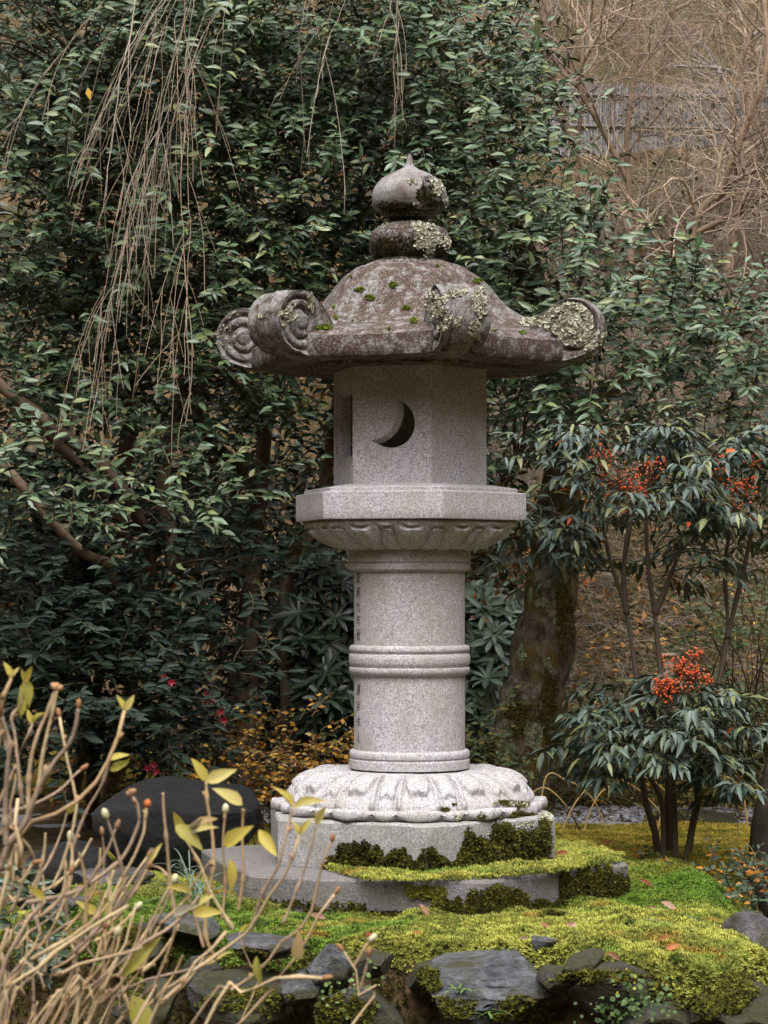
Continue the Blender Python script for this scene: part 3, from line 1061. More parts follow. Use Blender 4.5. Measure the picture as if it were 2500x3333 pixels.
lichen([(1420, 990, 34, 48, 170, 0.0062), (1487, 955, 30, 14, 50, 0.006), (1560, 985, 26, 46, 130, 0.0062), (1550, 1070, 18, 34, 60, 0.006), (1475, 1045, 30, 16, 40, 0.005), (1435, 1065, 20, 14, 20, 0.005),
        (1880, 1055, 78, 66, 520, 0.0085), (1825, 1025, 55, 30, 130, 0.008), (1920, 1110, 38, 42, 130, 0.008), (1722, 1050, 36, 12, 60, 0.007),
        (1370, 735, 40, 12, 70, 0.006), (1385, 785, 36, 45, 190, 0.0062), (1420, 775, 20, 30, 60, 0.006), (1246, 728, 22, 12, 25, 0.005), (1455, 790, 14, 26, 40, 0.006), (1345, 592, 14, 8, 22, 0.005), (1425, 605, 20, 20, 60, 0.0055),
        (1453, 660, 10, 24, 30, 0.005), (1355, 662, 7, 5, 8, 0.004), (940, 1022, 26, 18, 90, 0.0055), (920, 1050, 8, 8, 14, 0.005), (1010, 985, 14, 26, 60, 0.0055), (852, 1028, 10, 7, 16, 0.005), (955, 990, 7, 7, 12, 0.005), (700, 1120, 22, 34, 60, 0.0035), (745, 1060, 50, 60, 60, 0.003)])
lichen([(1672, 2618, 16, 14, 26, 0.006), (1613, 2615, 10, 6, 12, 0.005), (1716, 2683, 22, 8, 26, 0.006), (1775, 2660, 16, 14, 46, 0.008), (1486, 2660, 9, 8, 12, 0.005), (1595, 2708, 8, 7, 10, 0.005), (1700, 2625, 12, 10, 16, 0.005), (1563, 2650, 5, 4, 5, 0.005)], 'base_lichen')

def moss_tmpl(k, seed, spread=0.55, wid=0.16):
    r = np.random.default_rng(seed)
    V, Fc = [], []
    for i in range(k):
        a = i * 2 * PI / k + r.random() * 0.8
        l = 0.6 + 0.5 * r.random()
        d = np.array([math.cos(a) * spread, math.sin(a) * spread, 1.0]); d /= np.linalg.norm(d)
        s = np.array([-math.sin(a), math.cos(a), 0]) * wid
        m_ = d * l * 0.55 + np.array([math.cos(a), math.sin(a), 0]) * 0.06
        V += [-s * 0.5, s * 0.5, m_ + s, m_ - s, d * l + np.array([math.cos(a), math.sin(a), -0.3]) * 0.18]
        n = len(V) - 5
        Fc += [(n, n + 1, n + 2), (n, n + 2, n + 3), (n + 3, n + 2, n + 4)]
    return np.array(V), np.array(Fc)
def moss_small(k, seed):
    r = np.random.default_rng(seed)
    V, Fc = [], []
    for i in range(k):
        a = i * 2 * PI / k + r.random() * 0.9
        d = np.array([math.cos(a) * 0.7, math.sin(a) * 0.7, 0.8 + 0.4 * r.random()])
        s = np.array([-math.sin(a), math.cos(a), 0]) * 0.2
        V += [np.zeros(3), d * 0.55 + s, d * (0.9 + 0.3 * r.random()), d * 0.55 - s]
        n = len(V) - 4
        Fc += [(n, n + 1, n + 2), (n, n + 2, n + 3)]
    return np.array(V), np.array(Fc)
MS = [moss_small(4, 1), moss_small(5, 2), moss_small(4, 3)]
MT = [moss_tmpl(5, 1), moss_tmpl(6, 2), moss_tmpl(5, 3, 0.9), moss_tmpl(7, 4, 0.7, 0.12)]

def moss(name, P, Nrm, size, tint, parent=None, mat=None, MT=MT):
    """tufts standing on points P along the normals"""
    acc = Acc()
    n = len(P)
    ti = rng.integers(0, len(MT), n)
    size = np.broadcast_to(size, (n,)) * rng.uniform(0.6, 1.35, n)
    Z_ = unit(Nrm + rng.normal(size=(n, 3)) * 0.28)
    X_ = unit(np.cross(Z_, rand_unit(n)))
    Y_ = np.cross(Z_, X_)
    M_ = np.stack([X_, Y_, Z_], 1)
    for k, (tv, tf) in enumerate(MT):
        q = ti == k
        c = q.sum()
        if not c: continue
        V = P[q][:, None] + np.einsum('nvi,nij->nvj', tv[None] * size[q][:, None, None], M_[q])
        # shoots are paler at the tip
        shade = (0.72 + 0.5 * np.clip(tv[:, 2], 0, 1))[None, :, None]
        acc.add(V.reshape(-1, 3), (tf[None] + np.arange(c)[:, None, None] * len(tv)).reshape(-1, 3), (tint[q][:, None, :] * shade).reshape(-1, 3))
    return acc.put(name, mat or M_MOSS, parent, 'stuff', smooth=False)

def moss_on(name, patches, size, col, parent=lan, off=0.0, only=None):
    Ps, Ns = [], []
    for (cx, cy, rx, ry, n) in patches:
        for px, py in ellipse_px(n, cx, cy, rx, ry, 0.5, 0.4, cy):
            h = hit(px, py)
            if h is not None and (only is None or h[3] == only):
                Ps.append(h[0] + h[1] * off * rng.random()); Ns.append(h[1] * 0.7 + np.array([0, 0, 0.5]))
    Ps = np.array(Ps); Ns = np.array(Ns)
    c = np.array(col)[rng.integers(0, len(col), len(Ps))] * rng.uniform(0.7, 1.3, (len(Ps), 1))
    return moss(name, Ps, Ns, size, c, parent)

GREEN = [(0.11, 0.15, 0.018), (0.17, 0.19, 0.028), (0.07, 0.11, 0.015)]
DARKM = [(0.050, 0.048, 0.010), (0.085, 0.075, 0.014), (0.028, 0.030, 0.008), (0.11, 0.10, 0.018)]
moss_on('roof_moss', [(1172, 944, 14, 8, 60), (1205, 970, 13, 9, 60), (1278, 930, 12, 9, 60), (1323, 1003, 12, 8, 50), (1345, 1045, 13, 11, 60), (1055, 1068, 30, 9, 150), (1093, 1035, 9, 6, 20), (1086, 1000, 6, 5, 12), (1140, 902, 6, 4, 12), (1555, 915, 14, 8, 50), (1700, 1083, 14, 7, 40), (1610, 1078, 6, 5, 10), (1425, 868, 9, 4, 18), (1267, 1072, 6, 4, 10), (1148, 1046, 5, 4, 8)], 0.009, GREEN)
moss_on('finial_moss', [(1400, 640, 40, 32, 500), (1420, 670, 36, 20, 260), (1330, 690, 100, 12, 500), (1270, 660, 40, 10, 60), (1330, 712, 60, 10, 600), (1290, 675, 80, 16, 700), (1390, 620, 30, 40, 500), (1250, 810, 40, 30, 500), (1380, 830, 70, 14, 600), (1330, 800, 110, 30, 700), (1330, 835, 110, 14, 420), (1420, 810, 30, 26, 160), (1230, 800, 30, 30, 120), (1300, 790, 50, 24, 160)], 0.0048, [(0.020, 0.018, 0.006), (0.035, 0.026, 0.009), (0.050, 0.045, 0.012)])
# ragged growth of dark moss climbing the plinth from its foot
def climb(prof, n, thick=0.0):
    """prof: (px, top py); fills from the plinth's foot upward"""
    xs_ = np.array([p[0] for p in prof]); ts_ = np.array([p[1] for p in prof])
    out = []
    for _ in range(n):
        x = rng.uniform(xs_[0], xs_[-1]); top = np.interp(x, xs_, ts_)
        top += 16 * vn(np.array([x / 14.0, 0.3, 1.0]), 3)
        bot = np.interp(x, [1060, 1300, 1500, 1790], [2835, 2845, 2820, 2790])
        if top < bot:
            out.append((x, rng.uniform(top, bot)))
    return out
clm = climb([(1060, 2810), (1100, 2780), (1115, 2745), (1180, 2740), (1240, 2750), (1250, 2795), (1300, 2765), (1340, 2775), (1350, 2810), (1385, 2770), (1400, 2755), (1440, 2800), (1470, 2810), (1500, 2745), (1520, 2700), (1560, 2715), (1590, 2745), (1600, 2690), (1620, 2665), (1650, 2695), (1700, 2705), (1745, 2705), (1760, 2670), (1785, 2690)], 6400)
Ps, Ns = [], []
for px, py in clm:
    h = hit(px, py)
    if h is not None and abs(h[1][2]) < 0.75:
        hh = max(0, (2800 - py) / 200)
        Ps.append(h[0] + h[1] * rng.random() ** 2 * 0.030); Ns.append(h[1] + np.array([0, 0, 0.25]))
Ps = np.array(Ps); Ns = np.array(Ns)
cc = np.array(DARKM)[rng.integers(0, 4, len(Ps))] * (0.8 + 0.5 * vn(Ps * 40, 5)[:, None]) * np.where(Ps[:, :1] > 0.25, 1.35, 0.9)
moss('climbing_moss', Ps, Ns, 0.011, cc, lan)
moss_on('petal_moss', [(1447, 2637, 14, 7, 70), (1640, 2612, 18, 8, 120), (1690, 2620, 30, 12, 220), (1700, 2652, 40, 9, 220), (1570, 2660, 14, 6, 60), (1478, 2620, 8, 4, 16)], 0.007, [(0.075, 0.07, 0.016), (0.11, 0.095, 0.02)])

# ------------------------------------------------------------------ moss over the slab and the mound
def pal_moss(P, fresh):
    n = len(P)
    a = fbm(P * 5.0, 61, 3); b_ = fbm(P * 22.0, 67, 2); e = rng.normal(size=n) * 0.14
    yel = np.array([0.235, 0.235, 0.050]); grn = np.array([0.10, 0.15, 0.024]); deep = np.array([0.035, 0.060, 0.010]); brn = np.array([0.20, 0.12, 0.025]); olive = np.array([0.125, 0.13, 0.028])
    k = sm(-0.2, 0.6, b_ * 0.9 + a * 0.6 + e + fresh)[:, None]
    c = olive * (1 - k) + yel * k
    g = sm(0.1, 0.6, -a + b_ * 0.3 + e * 0.5 - fresh)[:, None]
    c = c * (1 - g) + grn * g
    d = sm(0.35, 0.75, -b_ * 0.9 - a * 0.4 + e * 0.7 - fresh * 0.6)[:, None]
    c = c * (1 - 0.85 * d) + deep * 0.85 * d
    r = sm(0.45, 0.8, fbm(P * 8 + 40, 71, 3) + e * 0.3)[:, None] * 0.65
    c = c * (1 - r) + brn * r
    return c * rng.uniform(0.85, 1.15, (n, 1)) * 1.5

# slab top
def in_poly(x, y, poly):
    poly = np.asarray(poly); r = np.zeros(len(x), bool)
    j = len(poly) - 1
    for i in range(len(poly)):
        xi, yi = poly[i]; xj, yj = poly[j]
        c = ((yi > y) != (yj > y)) & (x < (xj - xi) * (y - yi) / (yj - yi + 1e-12) + xi)
        r ^= c; j = i
    return r
poly = [(1050, 2830), (1180, 2865), (1330, 2884), (1400, 2885), (1500, 2868), (1650, 2858), (1850, 2838), (2045, 2800), (2060, 2790), (1900, 2762), (1790, 2780), (1600, 2800), (1450, 2830), (1250, 2838)]
wp = np.array([plane(px, py, 0.45)[:2] for px, py in poly])
n = 60000
x = rng.uniform(-0.3, 1.0, n); y = rng.uniform(8.1, 9.9, n)
keep = in_poly(x, y, wp) & (np.hypot(x - LX, y - LY) < 0.80) | ((np.abs(hexR(np.arctan2(y - LY, x - LX), 1, 226)) * 0.695 > np.hypot(x - LX, y - LY)) & (x > 0.45) & (y > 8.7))
x, y = x[keep], y[keep]
hump = 0.010 + 0.012 * (fbm(np.stack([x, y, 0 * x], -1) * 9, 5, 3) + 0.5)
P = np.stack([x, y, 0.448 + hump * rng.random(len(x))], -1)
sel = rng.random(len(P)) < 1.0
P = P[sel]
c = pal_moss(P, 0.35)
moss('slab_moss', P, np.tile([0, -0.15, 1.0], (len(P), 1)), 0.0100, c, sl, MT=MS)
# moss hanging over the slab's edge and creeping up its front face
fr = []
for (a, b_, t0, t1, n_) in ((1335, 1440, 2880, 2925, 900), (1420, 1490, 2905, 2985, 500), (1480, 1560, 2930, 2990, 600), (1560, 1700, 2895, 2985, 1500), (1700, 1830, 2925, 2985, 1000), (1830, 2060, 2815, 2965, 4200), (1590, 1650, 2875, 2930, 300), (1010, 1180, 2930, 2990, 420), (830, 1010, 2920, 2960, 260), (1180, 1330, 2960, 2995, 260), (1530, 1600, 2885, 2985, 420)):
    for _ in range(n_):
        px_ = rng.uniform(a - 12, b_ + 12); e1 = t1 - (t1 - t0) * 0.45 * (vn(np.array([px_ / 17., 2.5, 0.5]), 9) + 0.5); e0 = t0 + (t1 - t0) * 0.35 * (vn(np.array([px_ / 23., 7.5, 0.5]), 10) + 0.4); py_ = e0 + (e1 - e0) * rng.random() ** 0.8
        if vn(np.array([px_ / 26., py_ / 26., 0.5]), 8) > -0.35:
            fr.append((px_, py_))
Ps, Ns = [], []
for px, py in fr:
    h = hit(px, py)
    if h is not None and h[3] == len(BV) - 1:
        Ps.append(h[0] + h[1] * 0.012 * rng.random()); Ns.append(h[1] + np.array([0, 0, -0.1]))
Ps = np.array(Ps); Ns = np.array(Ns)
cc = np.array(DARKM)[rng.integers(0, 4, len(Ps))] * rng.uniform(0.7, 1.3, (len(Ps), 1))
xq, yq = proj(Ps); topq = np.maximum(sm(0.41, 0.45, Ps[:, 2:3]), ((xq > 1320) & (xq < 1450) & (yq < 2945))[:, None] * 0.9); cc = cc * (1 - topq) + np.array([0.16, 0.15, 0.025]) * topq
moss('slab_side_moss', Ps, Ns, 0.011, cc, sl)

def gnorm(x, y, e=0.01):
    zx = (ground(x + e, y) - ground(x - e, y)) / (2 * e); zy = (ground(x, y + e) - ground(x, y - e)) / (2 * e)
    return unit(np.stack([-zx, -zy, np.ones_like(zx)], -1))

n = 330000
x = rng.uniform(-1.35, 1.50, n); y = rng.uniform(6.95, 9.9, n)
e = mound_edge(x)
hh = hexR(np.arctan2(y - LY, x - LX), 0.70, 226)
rd = np.hypot(x - LX, y - LY)
keep = (y > e - 0.03 - 0.12 * sm(0.62, 1.0, x)) & (rd > hh) & ((y < 9.0) | (np.abs(x) > 0.4))
keep &= (x > -1.35 + 0.15 * np.sin(y * 5))
x, y = x[keep], y[keep]
th_ = 0.5 + 0.5 * np.tanh((9.1 - y) * 3)
kp = rng.random(len(x)) < 0.35 + 0.65 * th_
x, y = x[kp], y[kp]
lump = fbm(np.stack([x, y, 0 * x], -1) * 9, 15, 3)
P = np.stack([x, y, ground(x, y) + 0.006 + 0.018 * lump + 0.012 * rng.random(len(x))], -1)
fresh = 0.45 * g2(x, y, 0.75, 7.7, 0.5, 0.45) - 0.55 * g2(x, y, 1.05, 8.75, 0.3, 0.35) - 0.6 * g2(x, y, -0.7, 8.0, 0.8, 0.6)
c = pal_moss(P, fresh)
gg = g2(x, y, 1.0, 8.8, 0.28, 0.4)[:, None] * 0.8
c = c * (1 - gg) + np.array([0.09, 0.165, 0.02]) * gg * rng.uniform(0.7, 1.3, (len(x), 1))
nb = 60000
xb = rng.uniform(-1.35, 1.5, nb); yb = rng.uniform(6.8, 8.2, nb); eb = mound_edge(xb)
kb = (yb > eb - 0.17) & (yb < eb - 0.0) & (vn(np.stack([xb * 9, yb * 9, 0 * xb], -1), 6) > -0.3)
xb, yb = xb[kb], yb[kb]
Pb = np.stack([xb, yb, ground(xb, yb) + 0.004], -1)
bk = moss('bank_moss', Pb, gnorm(xb, yb) + np.array([0, 0, 0.4]), 0.012, np.array(DARKM)[rng.integers(0, 4, len(Pb))] * rng.uniform(0.5, 1.1, (len(Pb), 1)), MT=MS)
bk['label'] = 'dark moss between the rocks at the front of the mound'
mo = moss('moss', P, gnorm(x, y), 0.0105, c, MT=MS)
mo['label'] = 'yellow green moss covering the mound around the slab'
# a sheet of moss under the tufts so no soil shows between them
m, nt, b = NT('moss_bed', 0.95, 0.1)
v = coord(nt)
c = ramp(nt, noise(nt, v, 22, 5, 0.65), [(0.3, (0.05, 0.05, 0.010)), (0.5, (0.10, 0.095, 0.018)), (0.7, (0.16, 0.14, 0.022))])
nt.links.new(c, b.inputs['Base Color']); bump(nt, b, noise(nt, v, 140, 4, 0.7), 1.0, 0.02)
M_BED = m
def bed(x, y):
    return ground(x, y) + 0.006 + 0.018 * fbm(np.stack([x, y, 0 * x], -1) * 9, 15, 3) - 0.05 * (1 - sm(-0.06, 0.02, y - mound_edge(x)))
V, Q = grid(np.arange(-1.45, 1.8, 0.025), np.arange(6.9, 9.9, 0.025), bed)
put('mound', V, Q, M_BED, kind='structure')
# tufts on the far lawn, coarse
n = 42000
x = rng.uniform(0.2, 3.6, n); y = rng.uniform(9.8, 11.3, n)
P = np.stack([x, y, ground(x, y) + 0.012], -1)
c = pal_moss(P * np.array([1, 2.2, 1]), 0.25) * np.array([1.5, 1.2, 1.1])
lm = moss('lawn_moss', P, np.tile([0, 0, 1.0], (n, 1)), 0.013, c, MT=MS)

# ------------------------------------------------------------------ rocks
def rock_mat(name, lo, hi, streak=(0.3, 1.0, 3.0), mossy=0.0, wet=0.5, rot=0.4):
    m, nt, b = NT(name, wet, 0.4)
    v = coord(nt)
    mp = nd(nt, 'Mapping', {'Vector': v, 'Rotation': (0.2, rot, 0.1), 'Scale': streak}).outputs[0]
    n1 = noise(nt, mp, 9, 6, 0.65, 0.6); n2 = noise(nt, v, 38, 6, 0.75); n3 = noise(nt, v, 7, 5, 0.65)
    c = ramp(nt, n1, [(0.3, lo), (0.52, [0.5 * (p + q) for p, q in zip(lo, hi)]), (0.68, hi)])
    c = mixc(nt, 0.85, c, ramp(nt, n2, [(0.34, 0.25), (0.5, 0.7), (0.66, 1.25)]), 'MULTIPLY')
    if mossy:
        c = mixc(nt, ramp(nt, n3, [(0.5 - 0.2 * mossy, 0.0), (0.62 - 0.2 * mossy, 0.9)]), c, (0.042, 0.040, 0.012))
    nt.links.new(c, b.inputs['Base Color'])
    nt.links.new(ramp(nt, n2, [(0.3, wet), (0.7, min(1, wet + 0.3))]), b.inputs['Roughness'])
    h = mixc(nt, 0.5, n1, n2)
    bump(nt, b, h, 1.0, 0.05)
    return m
R_BLUE = rock_mat('blue_grey_rock', (0.035, 0.037, 0.043), (0.19, 0.19, 0.205), (0.6, 1.0, 3.5), 0.15, 0.45, -0.25)
R_DARK = rock_mat('dark_wet_rock', (0.020, 0.019, 0.018), (0.10, 0.095, 0.094), (1, 1, 1.6), 0.55, 0.35)
R_PALE = rock_mat('pale_grey_rock', (0.06, 0.06, 0.058), (0.19, 0.19, 0.185), (1, 1, 1.4), 0.15, 0.75)
R_BROWN = rock_mat('brown_mossy_rock', (0.022, 0.017, 0.013), (0.095, 0.08, 0.072), (1, 1, 2), 0.6, 0.75)
R_PURP = rock_mat('purple_grey_rock', (0.06, 0.052, 0.056), (0.20, 0.175, 0.185), (1, 1, 1.6), 0.15, 0.6)
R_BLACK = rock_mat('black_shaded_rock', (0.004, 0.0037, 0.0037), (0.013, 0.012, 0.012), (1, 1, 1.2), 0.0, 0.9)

def rock(name, label, c, size, mat, seed, planes=9, cut=0.72, rough=0.045, sub=5, rot=(0, 0, 0), top=None, strata=0.0, cat='rock', group=None):
    r = np.random.default_rng(seed)
    V, Fc = ico(sub)
    V = V.copy()
    for k in range(planes + 5):
        nrm = unit(r.normal(size=3)); d = (cut - 0.06) * r.uniform(0.75, 1.1)
        s_ = V @ nrm
        V = V - np.maximum(s_ - d, 0)[:, None] * nrm[None] * 0.97
    if top is not None:
        nrm = unit(np.array(top[:3], float)); s_ = V @ nrm
        V = V - np.maximum(s_ - top[3], 0)[:, None] * nrm[None]
    V = V * (1 + rough * fbm(V * 2.3 + seed, seed % 50, 5)[:, None])
    V = V * (1 + 0.012 * fbm(V * 9 + seed * 3, seed % 31 + 3, 4)[:, None])
    if strata:
        w_ = V @ unit(np.array([0.25, 0.2, 1.0])) * 9 + fbm(V * 2 + seed, 3, 2) * 1.2
        V = V * (1 - strata * (np.abs((w_ % 1) - 0.5) < 0.16)[:, None] * sm(-0.2, 0.4, vn(V * 3 + 9, 4))[:, None])
    R_ = np.array(Matrix.Rotation(rot[2], 3, 'Z') @ Matrix.Rotation(rot[1], 3, 'Y') @ Matrix.Rotation(rot[0], 3, 'X'))
    V = (V * np.array(size)) @ R_.T
    V[:, 2] += size[2] - V[:, 2].max()
    V = V + np.array(c)
    o = put(name, V, Fc, mat)
    o.data.set_sharp_from_angle(angle=math.radians(42))
    tag(o, label, cat, group)
    recenter(o)
    BV.append(BVHTree.FromPolygons(V.tolist(), Fc.tolist()))
    return o
def rk(label, px, py, Y, wpx, hpx, dep, mat, seed, **k):
    c = W(px, py, Y)
    return rock('rock', label, c, (wpx / 2 / F * Y, dep, hpx / 2 / F * Y), mat, seed, group=k.pop('group', 'rocks edging the mossy mound'), **k)
rk('large blue-grey slanting rock with long cracks at the front of the mound', 1590, 3275, 7.30, 620, 330, 0.24, R_BLUE, 4, planes=7, cut=0.8, top=(0.12, -0.95, 1.0, 0.55), strata=0.07, rot=(0, 0.10, 0.1))
rk('small dark square rock set in the moss above the slanting rock', 1770, 3100, 7.42, 165, 105, 0.10, R_BLUE, 5, planes=10, cut=0.66, top=(0, 0, 1, 0.6))
rk('dark wet block with a flat top beside the slanting rock', 1218, 3165, 7.38, 190, 150, 0.11, R_DARK, 6, planes=12, cut=0.62, top=(0.05, 0, 1, 0.55))
rk('rounded grey rock left of the dark wet block', 1062, 3165, 7.44, 165, 190, 0.12, R_BLUE, 7, planes=6, cut=0.8)
rk('bluish rock with a moss tuft on it behind the branches', 855, 3120, 7.52, 300, 150, 0.14, R_BLUE, 8, planes=9, cut=0.7, top=(0, -0.2, 1, 0.5), strata=0.03)
rk('pale grey flat rock at the left edge of the moss', 595, 3035, 7.75, 250, 110, 0.15, R_PALE, 9, planes=9, cut=0.68, top=(0.1, -0.3, 1, 0.5))
rk('brown rock with moss below the pale flat rock', 430, 3120, 7.7, 230, 240, 0.16, R_BROWN, 10, planes=8, cut=0.75)
rk('low grey stone beside the red berried plant', 215, 2965, 8.2, 200, 90, 0.15, R_PALE, 12, planes=8, cut=0.7, top=(0, -0.2, 1, 0.45))
rk('dark brown rock with trailing plants on its face', 2030, 3265, 7.1, 430, 260, 0.20, R_BROWN, 13, planes=10, cut=0.72, top=(0.0, -0.15, 1, 0.58), strata=0.03)
rk('small broken rock between the slanting rock and the brown one', 1830, 3215, 7.2, 170, 150, 0.12, R_DARK, 14, planes=10, cut=0.66)
rk('rounded purple-grey rock at the outer edge of the moss slope', 2450, 3040, 7.6, 210, 150, 0.14, R_PURP, 15, planes=6, cut=0.82)
rk('reddish brown stone low beside the mossy bank', 2290, 3290, 6.95, 150, 120, 0.12, R_BROWN, 16, planes=8, cut=0.75)
rk('shaded black rock under the dark wet block', 1190, 3330, 7.30, 420, 240, 0.17, R_DARK, 17, planes=9, cut=0.7)
rk('shaded rock under the bluish one', 800, 3290, 7.42, 400, 260, 0.17, R_DARK, 18, planes=9, cut=0.72)
rk('mossy shaded rock at the foot of the brown rock', 470, 3300, 7.5, 330, 220, 0.17, R_BROWN, 19, planes=9, cut=0.72)
rk('grey stone at the bottom under the pale flat rock', 640, 3190, 7.62, 170, 170, 0.14, R_DARK, 20, planes=9, cut=0.7)
rk('mossy hump of rock at the end of the bank', 2420, 3300, 7.0, 260, 240, 0.2, R_BROWN, 22, planes=6, cut=0.8)
rk('small mossy stone half sunk in front of the slab', 1800, 3005, 7.85, 130, 90, 0.07, R_BROWN, 23, planes=4, cut=0.85, group='stones lying in the moss')
rk('long dark ledge stone between the two dark blocks', 1400, 3230, 7.45, 260, 200, 0.14, R_DARK, 31, planes=12, cut=0.66, top=(0, -0.1, 1, 0.5))
rk('squat dark rock under the pale ledge at left', 980, 3250, 7.42, 260, 170, 0.15, R_BLUE, 32, planes=12, cut=0.66, strata=0.03)
rk('dark stone wedged right of the slanting rock', 1900, 3160, 7.12, 190, 120, 0.12, R_BROWN, 33, planes=12, cut=0.64, top=(0, 0, 1, 0.5))
rk('dark rock with flat face under the brown one at right', 2150, 3330, 6.98, 330, 160, 0.15, R_DARK, 34, planes=12, cut=0.66)
bould = rk('big black rounded boulder behind the bare branches', 575, 2735, 9.6, 560, 420, 0.34, R_BLACK, 24, planes=6, cut=0.86, top=(0.1, 0, 1, 0.72), rough=0.03, group='boulders on the shaded lawn')
rk('lower black boulder left of the big one', 240, 2840, 9.4, 320, 210, 0.2, R_BLACK, 25, planes=6, cut=0.84, group='boulders on the shaded lawn')
rk('flat grey paving stone just left of the big black boulder', 400, 2870, 8.7, 360, 60, 0.2, R_PURP, 26, planes=8, cut=0.7, top=(0, 0, 1, 0.4), group='stones lying in the moss')
rk('flat grey stone at the edge of the gravel path', 1830, 2712, 11.25, 130, 40, 0.12, R_PURP, 27, planes=7, cut=0.7, group='stones lying in the moss')
rk('brown rock beyond the path at right', 2230, 2700, 11.5, 330, 130, 0.25, R_BROWN, 28, planes=7, cut=0.8, group='stones lying in the moss')

# moss and creeping plants on the rocks
moss_on('rock_moss', [(1440, 3290, 90, 40, 500), (1400, 3190, 40, 50, 300), (1100, 3300, 120, 60, 700), (800, 3250, 130, 50, 500), (830, 3105, 60, 16, 200), (430, 3050, 90, 30, 600), (400, 3200, 100, 90, 900), (1960, 3180, 140, 20, 500), (2180, 3180, 60, 90, 900), (2350, 3230, 100, 80, 1500), (2420, 3150, 80, 60, 700), (1800, 2990, 60, 26, 700), (1150, 3105, 14, 12, 40), (1700, 3290, 80, 40, 350), (2250, 3090, 60, 50, 500)],
        0.012, [(0.10, 0.095, 0.016), (0.055, 0.055, 0.012), (0.15, 0.14, 0.022), (0.035, 0.035, 0.010)], None)
# ------------------------------------------------------------------ plants: helpers
CAML = [leaf_tmpl(0.38, 0.12, 0.14, ws=(0, 0.8, 1.0, 0.6, 0)), leaf_tmpl(0.34, 0.16, 0.26, ws=(0, 0.75, 1.0, 0.65, 0)), leaf_tmpl(0.42, 0.07, 0.06, ws=(0, 0.8, 1.0, 0.6, 0))]
LANCE = [leaf_tmpl(0.27, 0.06, 0.30, ws=(0, 0.85, 1.0, 0.55, 0)), leaf_tmpl(0.31, 0.09, 0.22, ws=(0, 0.9, 1.0, 0.5, 0)), leaf_tmpl(0.24, 0.04, 0.40, ws=(0, 0.8, 1.0, 0.6, 0))]
STRAP = [leaf_tmpl(0.24, 0.05, 0.12, ws=(0, 0.6, 1.0, 0.9, 0)), leaf_tmpl(0.28, 0.06, 0.20, ws=(0, 0.6, 1.0, 0.85, 0))]
SMALL = [leaf_tmpl(0.6, 0.06, 0.05, rows=(0, 0.5, 1.0), ws=(0, 1, 0)), leaf_tmpl(0.5, 0.10, 0.15, rows=(0, 0.45, 1.0), ws=(0, 1, 0))]
CAM_PAL = [(0.034, 0.066, 0.026), (0.052, 0.088, 0.036), (0.024, 0.050, 0.022), (0.090, 0.120, 0.060), (0.040, 0.072, 0.036), (0.066, 0.096, 0.054), (0.12, 0.14, 0.05)]

def stem_mesh(name, polys, mat, parent, sides=10, K=24, tint=(0.12, 0.09, 0.06), rough=0.0, kind=None, label=None, single=False):
    """polys: list of (points, r0, r1)"""
    acc = Acc()
    for pts, r0, r1 in polys:
        P = spline(pts, K)
        R = np.linspace(r0, r1, K)
        if rough:
            R = R * (1 + rough * vn(P * 9, 3))
        V, Fs, T = tubes(P[None], R[None], sides, [tint], cap=True)
        if rough:
            V = V + fbm(V * 22, 5, 3)[:, None] * unit(rng.normal(size=(1, 3))) * r0 * rough * 0.3
        acc.add(V, Fs, T)
    o = acc.put(name, mat, parent, kind)
    if label: o['label'] = label
    return o

def ell(px, py, Y, rx, ry, dy):
    return W(px, py, Y), np.array([rx / F * Y, dy, ry / F * Y])

def crown_twigs(ells, per, tw_len, K=6, shell=0.45, wig=0.18, grav=0.02, up=0.25, clip=None):
    """short twigs filling the ellipsoids; per = twigs per cubic metre"""
    Ps = []
    for c, r in ells:
        vol = 4.19 * r[0] * r[1] * r[2]
        n = int(per * vol)
        d = rand_unit(n); q = (shell + (1 - shell) * rng.random(n)) ** (1 / 1.6)
        lump = 1 + 0.22 * vn(d * 2.2 + c[0], 5)
        P = c + d * r * (q * lump)[:, None]
        if clip is not None:
            kx = clip(P)
            P = P[kx]; d = d[kx]; n = len(P)
        D = unit(d * np.array([0.8, 0.9, 0.5]) + np.array([0, -0.15, up]) + rng.normal(size=(n, 3)) * 0.45)
        L = tw_len * rng.uniform(0.6, 1.3, n) / (K - 1)
        Q = np.empty((n, K, 3)); Q[:, 0] = P
        bend = rand_unit(n) * wig
        for k in range(1, K):
            D = unit(D + bend * 0.5 + rng.normal(size=(n, 3)) * wig * 0.6 + np.array([0, 0, -grav]))
            Q[:, k] = Q[:, k - 1] + D * L[:, None]
        Ps.append(Q)
    return np.concatenate(Ps)

